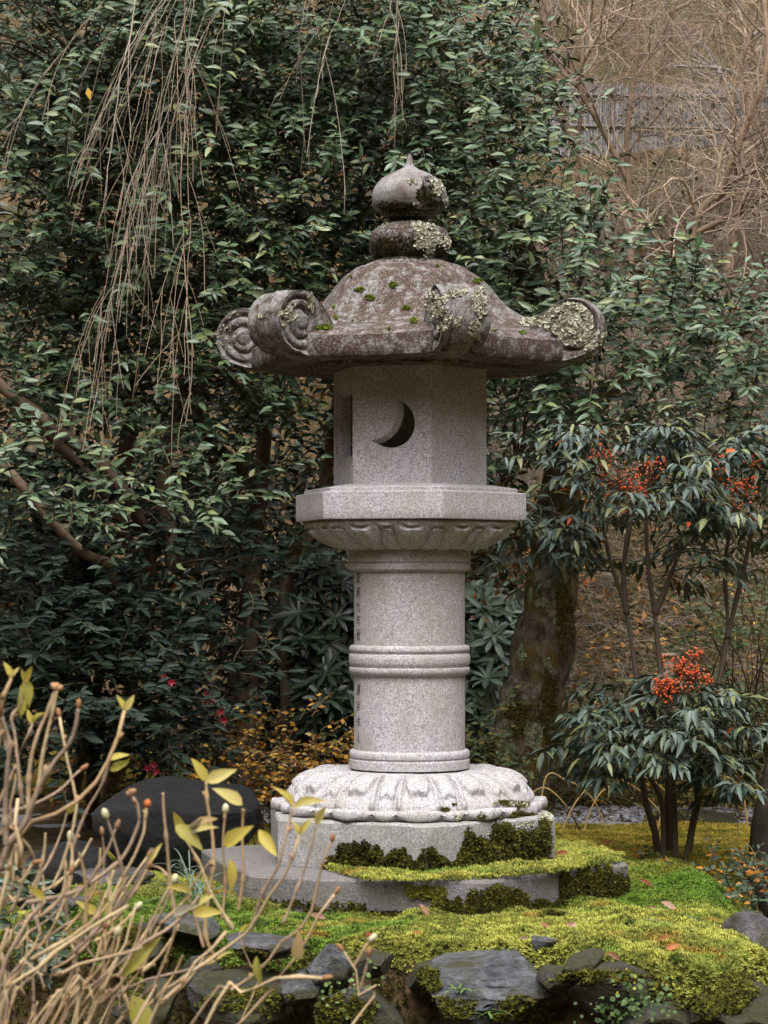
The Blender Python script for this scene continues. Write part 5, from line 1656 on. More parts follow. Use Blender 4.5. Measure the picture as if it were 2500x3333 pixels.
for dz in (0.22, -0.02, -0.28):
    stem_mesh('rail', [([A + [0, -0.02, dz], (A + B_) / 2 + [0, -0.02, dz], B_ + [0, -0.02, dz]], 0.013, 0.013)], M_FEN, fen, sides=6, tint=(0.17, 0.15, 0.14))
for t_ in (0.02, 0.3, 0.6, 0.9):
    c = A * (1 - t_) + B_ * t_
    stem_mesh('post', [([c + [0, 0.03, -0.9], c + [0, 0.03, 0], c + [0, 0.03, 0.33]], 0.03, 0.03)], M_FEN, fen, sides=8, tint=(0.12, 0.10, 0.09))

# ------------------------------------------------------------------ nandinas
def nandina(label, stems, heads, nf, pal, lsz, single=300, red=0.02, droop=0.5, fl=0.36):
    t = thing('nandina', label, 'shrub', stems[0][0], 'nandinas with red berries')
    for pts in stems:
        stem_mesh('stem', [(pts, 0.014, 0.008)], M_TWIG, t, sides=8, tint=(0.10, 0.075, 0.055), rough=0.25)
    lv = Leaves(); acc = Acc()
    for c, r in heads:
        n = nf
        az = rng.random(n) * 2 * PI
        lvl = rng.random(n)
        start = c + np.stack([0.25 * np.cos(az) * r[0], 0.25 * np.sin(az) * r[1], (lvl * 1.2 - 0.6) * r[2]], -1)
        # each frond: an arching rachis
        K = 7
        D = unit(np.stack([np.cos(az), np.sin(az), 0.35 + 0.5 * lvl], -1) + rng.normal(size=(n, 3)) * 0.15)
        Q = np.empty((n, K, 3)); Q[:, 0] = start
        L = (0.75 * r[0] * np.abs(np.cos(az)) + 0.75 * r[1] * np.abs(np.sin(az))) * rng.uniform(0.7, 1.2, n) / (K - 1)
        for k in range(1, K):
            D = unit(D + np.array([0, 0, -0.05 - 0.05 * k * droop]) + rng.normal(size=(n, 3)) * 0.07)
            Q[:, k] = Q[:, k - 1] + D * L[:, None]
        V, Fs, T = tubes(Q, np.linspace(0.0028, 0.0010, K)[None].repeat(n, 0), 4, np.array([[0.06, 0.05, 0.03]])); acc.add(V, Fs, T)
        pin = []
        for tq in (0.35, 0.55, 0.75, 0.92):
            for sg in (-1, 1):
                S, Tn = along(Q, np.full((n, 1), tq)); S = S[:, 0]; Tn = Tn[:, 0]
                side = unit(np.cross(Tn, [0, 0, 1.0])) * sg
                d = unit(Tn * 0.55 + side * 0.85 + np.array([0, 0, 0.12]) + rng.normal(size=(n, 3)) * 0.12)
                PL = (0.13 - 0.05 * tq) * fl / 0.36
                Kp = 4; q = np.empty((n, Kp, 3)); q[:, 0] = S
                for k in range(1, Kp):
                    d = unit(d + np.array([0, 0, -0.12]))
                    q[:, k] = q[:, k - 1] + d * PL / (Kp - 1)
                pin.append(q)
        q = Q[:, -4:]; pin.append(q)
        for q in pin:
            V, Fs, T = tubes(q, np.full(q.shape[:2], 0.0009), 3, np.array([[0.07, 0.06, 0.035]])); acc.add(V, Fs, T)
            for tq, sg in ((0.35, -1), (0.35, 1), (0.72, -1), (0.72, 1), (0.99, 0)):
                S, Tn = along(q, np.full((n, 1), tq)); S = S[:, 0]; Tn = Tn[:, 0]
                side = unit(np.cross(Tn, [0, 0, 1.0])) * sg
                d = unit(Tn * (0.7 if sg else 1.0) + side * 0.75 + np.array([0, 0, -droop * 1.6 * rng.random()]) + rng.normal(size=(n, 3)) * 0.28)
                tn = np.array(pal)[rng.integers(0, len(pal), n)] * rng.uniform(0.7, 1.3, (n, 1))
                rd = rng.random(n) < red
                tn[rd] = np.array([0.42, 0.07, 0.015])
                keep = rng.random(n) < 0.8
                lv.add(S[keep], d[keep], (np.array([0, 0, 1.0]) + rng.normal(size=(n, 3)) * 0.25)[keep], (lsz * rng.uniform(0.65, 1.25, n))[keep], tn[keep])
    lv.bake(LANCE, M_NLEAF, t, single=single)
    acc.put('rachises', M_TWIG, t, 'stuff')
    return t
def berries(t, px, py, Y, w, h, n, name='berry_cluster'):
    c = W(px, py, Y); r = np.array([w / F * Y, 0.05, h / F * Y])
    P = c + rng.normal(size=(n, 3)).clip(-1.7, 1.7) * r * 0.6
    tv, tf = ico(2)
    rad = 0.0044 * rng.uniform(0.65, 1.2, n)
    V = (tv[None] * rad[:, None, None] + P[:, None]).reshape(-1, 3)
    col = np.array([0.58, 0.065, 0.018]) * rng.uniform(0.5, 1.2, (n, 1)) + np.array([0, 0.04, 0]) * rng.random((n, 1))
    o = put(name, V, (tf[None] + np.arange(n)[:, None, None] * len(tv)).reshape(-1, 3), M_BERRY, t, 'stuff', tint=np.repeat(col, len(tv), 0))
    root = c + np.array([0, 0.02, -r[2] * 1.8])
    tt_ = np.linspace(0, 1, 6)[None, :, None]
    mid = (P + root) / 2 + np.array([0, 0, -0.01])
    Q = (1 - tt_) ** 2 * root + 2 * tt_ * (1 - tt_) * mid[:, None] + tt_ ** 2 * P[:, None]
    V, Fs, T = tubes(Q, np.full((n, 6), 0.0008), 3, np.array([[0.14, 0.06, 0.03]]))
    put('berry_stalk', V, Fs, M_TWIG, t, 'stuff', tint=T)
NP_ = [(0.055, 0.080, 0.064), (0.070, 0.095, 0.078), (0.042, 0.064, 0.052), (0.085, 0.108, 0.084), (0.058, 0.082, 0.046), (0.12, 0.13, 0.05)]
Yn = 10.0
gz = lambda px, Y: (W(px, 2840, Y)[0], Y, float(ground(W(px, 0, Y)[0], Y)) - 0.03)
tall = nandina('tall nandina with a broad layered crown and red berries on top', 
        [[gz(2138, Yn), W(2135, 2720, Yn), W(2100, 2600, Yn), W(2082, 2450, Yn), W(2075, 2250, Yn), W(2040, 2000, Yn), W(1985, 1820, Yn), W(1960, 1700, Yn)],
         [gz(2180, Yn + .05), W(2175, 2600, Yn), W(2172, 2400, Yn), W(2150, 2200, Yn), W(2132, 2000, Yn), W(2110, 1850, Yn), W(2100, 1650, Yn)],
         [W(2132, 2000, Yn), W(2180, 1880, Yn), W(2230, 1750, Yn)], [W(2040, 2000, Yn), W(2030, 1850, Yn), W(2060, 1650, Yn)]],
        [ell(1930, 1730, Yn, 330, 130, 0.40), ell(2120, 1690, Yn, 330, 150, 0.42), ell(1980, 1560, Yn + 0.05, 330, 110, 0.40), ell(2200, 1560, Yn + 0.1, 300, 110, 0.4), ell(1800, 1720, Yn - 0.05, 220, 90, 0.3), ell(2080, 1830, Yn + 0.1, 300, 90, 0.4), ell(2050, 1470, Yn + 0.1, 200, 60, 0.3)],
        14, NP_, 0.068, droop=0.25, red=0.03)
for (px, py, w, h, n) in ((1970, 1480, 45, 30, 34), (2020, 1545, 60, 40, 60), (2050, 1590, 30, 18, 26), (2115, 1530, 36, 26, 22), (2100, 1590, 25, 25, 16), (2130, 1500, 20, 10, 10), (1960, 1530, 20, 20, 10), (1935, 1440, 20, 30, 6)):
    berries(tall, px, py, Yn - 0.33, w, h, n)
right = nandina('nandina with a leaning stem and berries close to the right edge',
        [[gz(2235, Yn + .1), W(2262, 2640, Yn + .1), W(2300, 2420, Yn + .1), W(2340, 2220, Yn + .1), W(2368, 2050, Yn + .1), W(2360, 1850, Yn + .1), W(2380, 1700, Yn + .1)], [W(2366, 2080, Yn + .1), W(2410, 1900, Yn + .1), W(2450, 1720, Yn + .1)]],
        [ell(2420, 1640, Yn + 0.1, 300, 130, 0.4), ell(2400, 1760, Yn + 0.15, 280, 100, 0.35), ell(2500, 1530, Yn + 0.2, 220, 90, 0.3)], 13, NP_, 0.068, droop=0.25, red=0.03)
for (px, py, w, h, n) in ((2350, 1490, 30, 14, 14), (2445, 1500, 25, 20, 14), (2390, 1580, 40, 20, 26), (2430, 1585, 28, 24, 40), (2400, 1650, 40, 14, 20), (2340, 1530, 20, 20, 10), (2455, 1555, 14, 10, 10), (2445, 1690, 12, 10, 5)):
    berries(right, px, py, Yn - 0.25, w, h, n)
low = nandina('low nandina with drooping blue green leaves and a big bunch of berries',
        [[gz(2200, Yn - .2), W(2195, 2640, Yn - .2), W(2190, 2450, Yn - .25), W(2195, 2300, Yn - .3)], [gz(2160, Yn - .2), W(2150, 2600, Yn - .2), W(2050, 2450, Yn - .3)], [gz(2220, Yn - .2), W(2280, 2600, Yn - .2), W(2350, 2450, Yn - .3)], [W(2190, 2450, Yn - .25), W(2170, 2250, Yn - .3)]],
        [ell(2080, 2450, Yn - 0.35, 260, 100, 0.3), ell(2280, 2480, Yn - 0.35, 320, 110, 0.35), ell(2160, 2380, Yn - 0.3, 260, 100, 0.35), ell(2010, 2500, Yn - 0.3, 150, 70, 0.2), ell(2400, 2440, Yn - 0.3, 200, 90, 0.25), ell(2230, 2270, Yn - 0.3, 140, 70, 0.2), ell(2440, 2560, Yn - 0.4, 180, 70, 0.2), ell(2060, 2330, Yn - 0.2, 180, 60, 0.2)],
        9, NP_, 0.072, droop=0.3, red=0.006)
for (px, py, w, h, n) in ((2260, 2125, 26, 14, 26), (2215, 2160, 55, 24, 70), (2250, 2185, 38, 22, 60), (2300, 2210, 28, 14, 22), (2175, 2220, 45, 20, 70), (2165, 2245, 40, 20, 60), (2215, 2230, 60, 20, 24), (2180, 2275, 20, 10, 12)):
    berries(low, px, py, Yn - 0.55, w, h, n)

# ------------------------------------------------------------------ bamboo hoops by the path
C3 = lambda x, y: (1750 + x * 0.452, 2480 + y * 0.452)
hoops = [([(0, 118), (60, 110), (200, 128), (330, 200), (430, 320), (520, 452)], 'bamboo hoop with its left foot hidden by the lantern'),
         ([(148, 552), (240, 350), (330, 218), (440, 138), (560, 122), (700, 180), (800, 270), (890, 382), (935, 452)], 'widest bamboo hoop crossing the others in the middle'),
         ([(308, 450), (420, 268), (560, 150), (700, 108), (800, 120), (900, 190), (980, 300), (1010, 452)], 'tallest pale bamboo hoop behind the nandina stems'),
         ([(335, 552), (240, 370), (130, 232), (40, 185), (-40, 230), (-90, 330), (-110, 452)], 'dark bamboo hoop nearest the plinth'),
         ([(850, 500), (890, 382), (1000, 200), (1180, 105), (1300, 95), (1400, 130), (1480, 240), (1520, 400)], 'bamboo hoop at right behind the leaning stem')]
for pts, lab in hoops:
    Yh = 10.9 + 0.06 * rng.random()
    P = [W(*C3(*p), Yh + 0.02 * i) for i, p in enumerate(pts)]
    for e_ in (0, -1):
        P[e_][2] = min(P[e_][2], float(ground(P[e_][0], P[e_][1])) - 0.02)
    acc = Acc(); Q = spline(P, 40)
    V, Fs, T = tubes(Q[None], np.full((1, 40), 0.0038), 6, [[0.58, 0.40, 0.17]], cap=True)
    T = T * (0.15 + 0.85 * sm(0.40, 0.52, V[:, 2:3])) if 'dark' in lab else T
    o = put('bamboo_hoop', V, Fs, M_TWIG, None, tint=T)
    tag(o, lab, 'hoop', 'bamboo hoops edging the path'); recenter(o)

# small wooden box on a post beyond the berries
bx = W(2172, 2165, 13.0)
mk = thing('wooden_nest_box', 'small pale wooden box with a lid on a post behind the berries', 'wooden box', (bx[0], 13.0, float(ground(bx[0], 13.0))))
M_WOODP = flat('pale_weathered_wood', (0.30, 0.22, 0.16), 0.8, 0.2, 0.3, 30, 80, 0.4)
def box(name, c, s, mat, parent, rz=0.0, bev=0.003):
    bm = bmesh.new(); bmesh.ops.create_cube(bm, size=1)
    bmesh.ops.scale(bm, vec=s, verts=bm.verts)
    bmesh.ops.bevel(bm, geom=bm.edges[:], offset=bev, segments=2, affect='EDGES')
    bmesh.ops.rotate(bm, cent=(0, 0, 0), matrix=Matrix.Rotation(rz, 3, 'Z'), verts=bm.verts)
    V = np.array([v.co[:] for v in bm.verts]) + np.array(c)
    Fl = {}
    for f in bm.faces: Fl.setdefault(len(f.verts), []).append([v.index for v in f.verts])
    bm.free()
    return put(name, V, [np.array(f) for f in Fl.values()], mat, parent, smooth=False)
box('box_body', bx, (0.062, 0.06, 0.10), M_WOODP, mk, 0.2)
box('lid', bx + np.array([0, 0, 0.057]), (0.085, 0.08, 0.012), M_WOODP, mk, 0.2)
box('foot_board', bx + np.array([0, 0, -0.055]), (0.08, 0.075, 0.01), M_WOODP, mk, 0.2)
gb = float(ground(bx[0], 13.0)); hz = bx[2] - 0.06 - gb
box('post', (bx[0], 13.0, gb + hz / 2 - 0.03), (0.03, 0.03, hz + 0.06), M_WOODP, mk)

# dark leaning trunk low at the right edge
pt = thing('pine_tree', 'dark trunk cut off by the right edge, leaning over the low plants', 'tree', gz(2480, 9.6))
stem_mesh('trunk', [([gz(2500, 9.6), W(2500, 2760, 9.6), W(2520, 2600, 9.6), W(2570, 2400, 9.7), W(2640, 2100, 9.8), W(2800, 1500, 9.9), W(2900, 700, 10)], 0.075, 0.05)], M_BARKD, pt, rough=0.2)
lvp = Leaves(); Pp = crown_twigs([ell(3100, 500, 10, 250, 300, 0.4)], 150, 0.4); leafy(lvp, Pp, 10, 0.08, CAM_PAL); lvp.bake(CAML, M_LEAF, pt, single=0)

# ------------------------------------------------------------------ weeping branches hanging at the upper left
wt = thing('weeping_cherry', 'bare weeping cherry whose thin twigs hang down at the upper left', 'tree', (-4.2, 9.2, float(ground(-4.2, 9.2))))
stem_mesh('trunk', [([(-4.2, 9.2, -0.2), (-4.1, 9.2, 1.5), (-3.9, 9.2, 3.2), (-3.4, 9.15, 4.6)], 0.2, 0.12)], M_BARKD, wt, rough=0.2)
stem_mesh('limb', [([(-3.4, 9.15, 4.6), (-2.2, 9.0, 4.95), (-0.9, 8.8, 4.72), (0.2, 8.75, 4.4)], 0.10, 0.02)], M_BARKD, wt, rough=0.2)
WT = np.array([[0.24, 0.18, 0.13], [0.27, 0.225, 0.18], [0.20, 0.155, 0.12]])
strands = [((560, -150), (180, 640)), ((575, -150), (230, 560)), ((600, -120), (250, 880)), ((610, -100), (330, 700)), ((540, -150), (330, 420)), ((620, -150), (410, 330)), ((590, -60), (270, 1250)), ((640, -100), (300, 900)),
           ((560, 50), (430, 930)), ((600, 60), (300, 1320)), ((620, 0), (350, 1180)), ((640, 60), (480, 860)), ((650, 100), (430, 1250)), ((580, 100), (420, 700)), ((570, 0), (500, 560)), ((600, -150), (590, 470)),
           ((605, 20), (460, 1030)), ((630, 200), (610, 1190)), ((630, 60), (590, 1350)), ((640, 180), (640, 1190)), ((610, 150), (560, 1220)), ((600, 200), (500, 1020)), ((630, 250), (700, 1000)), ((590, -100), (700, 600)), ((620, 230), (670, 430)),
           ((530, -150), (120, 400)), ((520, -100), (300, 260)), ((680, -150), (660, 160)), ((770, -150), (785, 220)), ((905, -150), (915, 195)), ((1045, -150), (1000, 270)), ((1075, -150), (1035, 250)), ((985, -150), (950, 120)), ((1220, -150), (1210, 430)), ((1160, -150), (1175, 260)), ((1120, -150), (1130, 330)), ((1260, -150), (1270, 190)),
           ((450, -150), (200, 330)), ((480, -150), (350, 640)), ((500, -100), (380, 1080)), ((510, 50), (290, 1180)), ((560, 300), (330, 1400))]
strands = [q_ for i_, q_ in enumerate(strands) if i_ % 5 not in (2, 4)]
for (a, b_) in strands:
    b_ = (b_[0] - rng.uniform(-70, 110), b_[1]); a = (a[0] + rng.uniform(-60, 90), a[1])
    Yw = rng.uniform(8.2, 9.3)
    a = np.array(a, float); b_ = np.array(b_, float)
    K = 26
    t_ = np.linspace(0, 1, K)
    mid = a * 0.45 + b_ * 0.55 + np.array([(a[0] - b_[0]) * -0.12, -30])
    px = (1 - t_) ** 2 * a[0] + 2 * t_ * (1 - t_) * mid[0] + t_ ** 2 * b_[0] + np.cumsum(rng.normal(size=K)) * 3.0
    py = (1 - t_) ** 2 * a[1] + 2 * t_ * (1 - t_) * mid[1] + t_ ** 2 * b_[1]
    P = np.stack([(px - 1250) / F * Yw, Yw + np.cumsum(rng.normal(size=K)) * 0.006, EYE - (py - HOR) / F * Yw], -1)
    th0 = 0.0028 if rng.random() < 0.2 else 0.0014
    R = np.linspace(th0, 0.0011, K) * (1 + 0.15 * rng.normal(size=K).clip(-1, 1))
    acc = Acc(); tn = WT[rng.integers(0, 3)] * rng.uniform(0.8, 1.5)
    V, Fs, T = tubes(P[None], R[None], 5, [tn]); acc.add(V, Fs, T)
    nc = int(1 + np.linalg.norm(a - b_) / 330)
    D0 = grow(P[None], R[None], nc, 0.42, 0.42, 9, 0.16, 0.05, 0.15, 0.85, 0.8, 0.8, rmin=0.0010)
    V, Fs, T = tubes(D0[0], D0[1], 4, [tn]); acc.add(V, Fs, T)
    D1 = grow(D0[0], D0[1], 1, 0.2, 0.4, 6, 0.14, 0.05, 0.2, 0.9, 0.8, 0.8, rmin=0.0010)
    V, Fs, T = tubes(D1[0], D1[1], 3, [tn]); acc.add(V, Fs, T)
    acc.put('hanging_twig', M_TWIG, wt)
yl = Leaves(); yl.add(W(286, 285, 8.9)[None], np.array([[0.2, -0.3, -1.0]]), np.array([[0, -1.0, 0.2]]), 0.05, (0.55, 0.32, 0.03)); yl.bake(SMALL, M_YLEAF, wt, single=1)

# ------------------------------------------------------------------ fallen leaves on the moss
FT = [leaf_tmpl(0.35, 0.10, 0.15), leaf_tmpl(0.45, 0.2, -0.1)]
fl = [(2108, 2958, 'dusky red curled leaf on the green bank beside the slab', (0.22, 0.06, 0.06)), (2200, 2965, 'upright pinkish leaf on the bank, right of the red one', (0.50, 0.30, 0.22)), (2122, 2905, 'small red leaf lying higher on the green bank', (0.30, 0.08, 0.05)),
      (1880, 3025, 'pale pink leaf right of the half sunk mossy stone', (0.55, 0.36, 0.30)), (1790, 3040, 'rust leaf leaning against the half sunk mossy stone', (0.30, 0.12, 0.05)), (1835, 3040, 'tan leaf in front of the half sunk mossy stone', (0.36, 0.2, 0.12)),
      (1690, 3055, 'round brown leaf in the yellow moss above the dark square rock', (0.22, 0.12, 0.09)), (1330, 3125, 'orange leaf at the corner of the dark wet block', (0.55, 0.20, 0.05)), (1175, 3100, 'red leaf behind the dark wet block', (0.35, 0.08, 0.04)),
      (1060, 3000, 'crumpled brown leaf under the front of the slab', (0.28, 0.13, 0.08)), (1395, 2992, 'thin brown leaf at the foot of the slab in front', (0.30, 0.13, 0.06)), (2165, 3100, 'orange leaf in the bare brown streak of the moss', (0.50, 0.17, 0.05)),
      (2145, 3080, 'crumpled rust leaf beside the orange one', (0.42, 0.17, 0.06)), (1640, 2795, 'brown leaf at the foot of the plinth on the slab moss', (0.25, 0.10, 0.05)), (1660, 2796, 'darker curled leaf touching the brown one on the slab', (0.18, 0.08, 0.05)), (1810, 2785, 'reddish leaf beyond the right end of the plinth', (0.33, 0.09, 0.05)),
      (1955, 2745, 'rust leaf on the lawn near the bamboo hoops', (0.42, 0.16, 0.06)), (2290, 2745, 'pale leaf on the lawn right of the nandina stems', (0.6, 0.5, 0.3)), (2020, 3155, 'long dry twig-like leaf above the brown rock', (0.28, 0.13, 0.07)), (1870, 2755, 'small orange leaf on the lawn behind the plinth', (0.5, 0.22, 0.07)), (700, 2995, 'rust leaf in the moss among the bare branches', (0.35, 0.15, 0.06))]
for i, (px, py, lab, col) in enumerate(fl):
    p = None
    for _ in range(60):
        Yq = 7.0 + _ * 0.075
        q = W(px, py, Yq); zg = float(ground(q[0], Yq)) + 0.025
        if abs(q[0] - LX) < 0.8 and abs(Yq - 9) < 0.7 and 2760 < py < 2900: zg = 0.475
        if q[2] <= zg:
            p = np.array([q[0], Yq, zg]); break
    if p is None: continue
    V_, F_, U_ = FT[i % 2]
    M_ = frames(unit(rng.normal(size=(1, 3)) * [1, 0.6, 0.3] + [0, -0.2, 0.35]), np.array([[0.1, -0.75, 0.7]]))[0]
    o = put('fallen_leaf', (V_ * rng.uniform(0.04, 0.062)) @ M_ + p, F_, M_YLEAF, None, tint=np.tile(col, (len(V_), 1)), uv=U_)
    tag(o, lab, 'fallen leaf', 'leaves fallen on the moss'); recenter(o)

# ------------------------------------------------------------------ grassy tufts, creepers on the rocks
def tuft(label, c, n, L, col, spread=0.9, w=0.0035):
    t = thing('grass_tuft', label, 'grass tuft', c, 'strappy grass tufts')
    K = 9
    az = rng.random(n) * 2 * PI
    D = unit(np.stack([np.cos(az) * spread, np.sin(az) * spread, 0.9 + 0.4 * rng.random(n)], -1))
    for i in range(n):
        P = np.empty((K, 3)); P[0] = np.array(c) + rng.normal(size=3) * [0.02, 0.02, 0.0]; d = D[i]
        l = L * rng.uniform(0.5, 1.2) / (K - 1)
        for k in range(1, K):
            d = unit(d + np.array([0, 0, -0.17])); P[k] = P[k - 1] + d * l
        s = unit(np.cross(D[i], [0, 0, 1.0]))
        ww = w * np.sin(np.linspace(0.35, PI, K))[:, None]
        nrm = unit(np.cross(s, D[i]))
        V = np.concatenate([P - s * ww, P + nrm * ww * 0.3, P + s * ww])
        i0 = np.arange(K - 1)
        Fq = np.concatenate([np.stack([i0, i0 + 1, i0 + K + 1, i0 + K], -1), np.stack([i0 + K, i0 + K + 1, i0 + 2 * K + 1, i0 + 2 * K], -1)])
        put('blade', V, Fq, M_MATTE, t, tint=np.tile(np.array(col) * rng.uniform(0.6, 1.4), (len(V), 1)))
    return t
tuft('tuft of long blue green blades left of the slab', plane(640, 2960, 0.34), 34, 0.34, (0.09, 0.13, 0.09))
tuft('pale narrow blades beside the big black boulder', plane(610, 2850, 0.36), 20, 0.24, (0.13, 0.17, 0.13))
tuft('thin grass growing behind the left corner of the slab', plane(800, 2765, 0.40), 16, 0.22, (0.07, 0.10, 0.05), w=0.002)
tuft('arching grass at the right edge of the mound', plane(2330, 3110, 0.30), 16, 0.36, (0.07, 0.12, 0.07), w=0.004)
tuft('grass hanging over the gap near the purple rock', plane(2440, 3140, 0.20), 14, 0.32, (0.09, 0.13, 0.06), w=0.003)
tuft('little fern-like grass on the face of the slanting rock', hit(1510, 3230)[0] if hit(1510, 3230) else plane(1510, 3230, 0.2), 10, 0.07, (0.12, 0.20, 0.04), w=0.004)
tuft('small grass sprout at the foot of the slanting rock', hit(1590, 3310)[0] if hit(1590, 3310) else plane(1590, 3310, 0.15), 9, 0.09, (0.12, 0.20, 0.04), w=0.004)
def creeper(label, pts, n, col, sz=0.017):
    t = thing('creeping_plant', label, 'creeping plant', pts[0], 'creeping plants on the rock faces')
    lv = Leaves()
    for c in pts:
        P = c + rng.normal(size=(n, 3)) * [0.035, 0.012, 0.03] + np.array([0, -0.02, 0])
        D = unit(rng.normal(size=(n, 3)) * [1, 0.4, 0.8] + [0, -0.3, -0.2]); U = np.array([0, -0.8, 0.7]) + rng.normal(size=(n, 3)) * 0.3
        lv.add(P, D, U, sz * rng.uniform(0.5, 1.2, n), np.array([col]) * rng.uniform(0.6, 1.5, (n, 1)), 1.5)
    lv.bake([leaf_tmpl(0.6, 0.03, 0.05, rows=(0, 0.3, 0.7, 1.0), ws=(0, 1, 1, 0))], M_MATTE, t, single=250)
    return t
def hp(*l):
    r = []
    for px, py in l:
        h = hit(px, py); r.append(h[0] if h else plane(px, py, 0.1))
    return r
creeper('round leaved creeper under the dark wet block', hp((1085, 3240), (1120, 3265), (1150, 3225), (1180, 3215), (1100, 3215)), 16, (0.09, 0.13, 0.035), 0.014)
creeper('dense green creeper trailing over the brown rock at right', hp((1960, 3270), (2000, 3290), (2040, 3240), (2080, 3260), (2120, 3300), (2060, 3300), (2150, 3230), (1980, 3310), (2120, 3260)), 26, (0.06, 0.10, 0.028), 0.015)
creeper('tiny yellow leaved creeper on the corner of the brown rock', hp((2045, 3190), (2140, 3215)), 7, (0.25, 0.24, 0.04), 0.012)
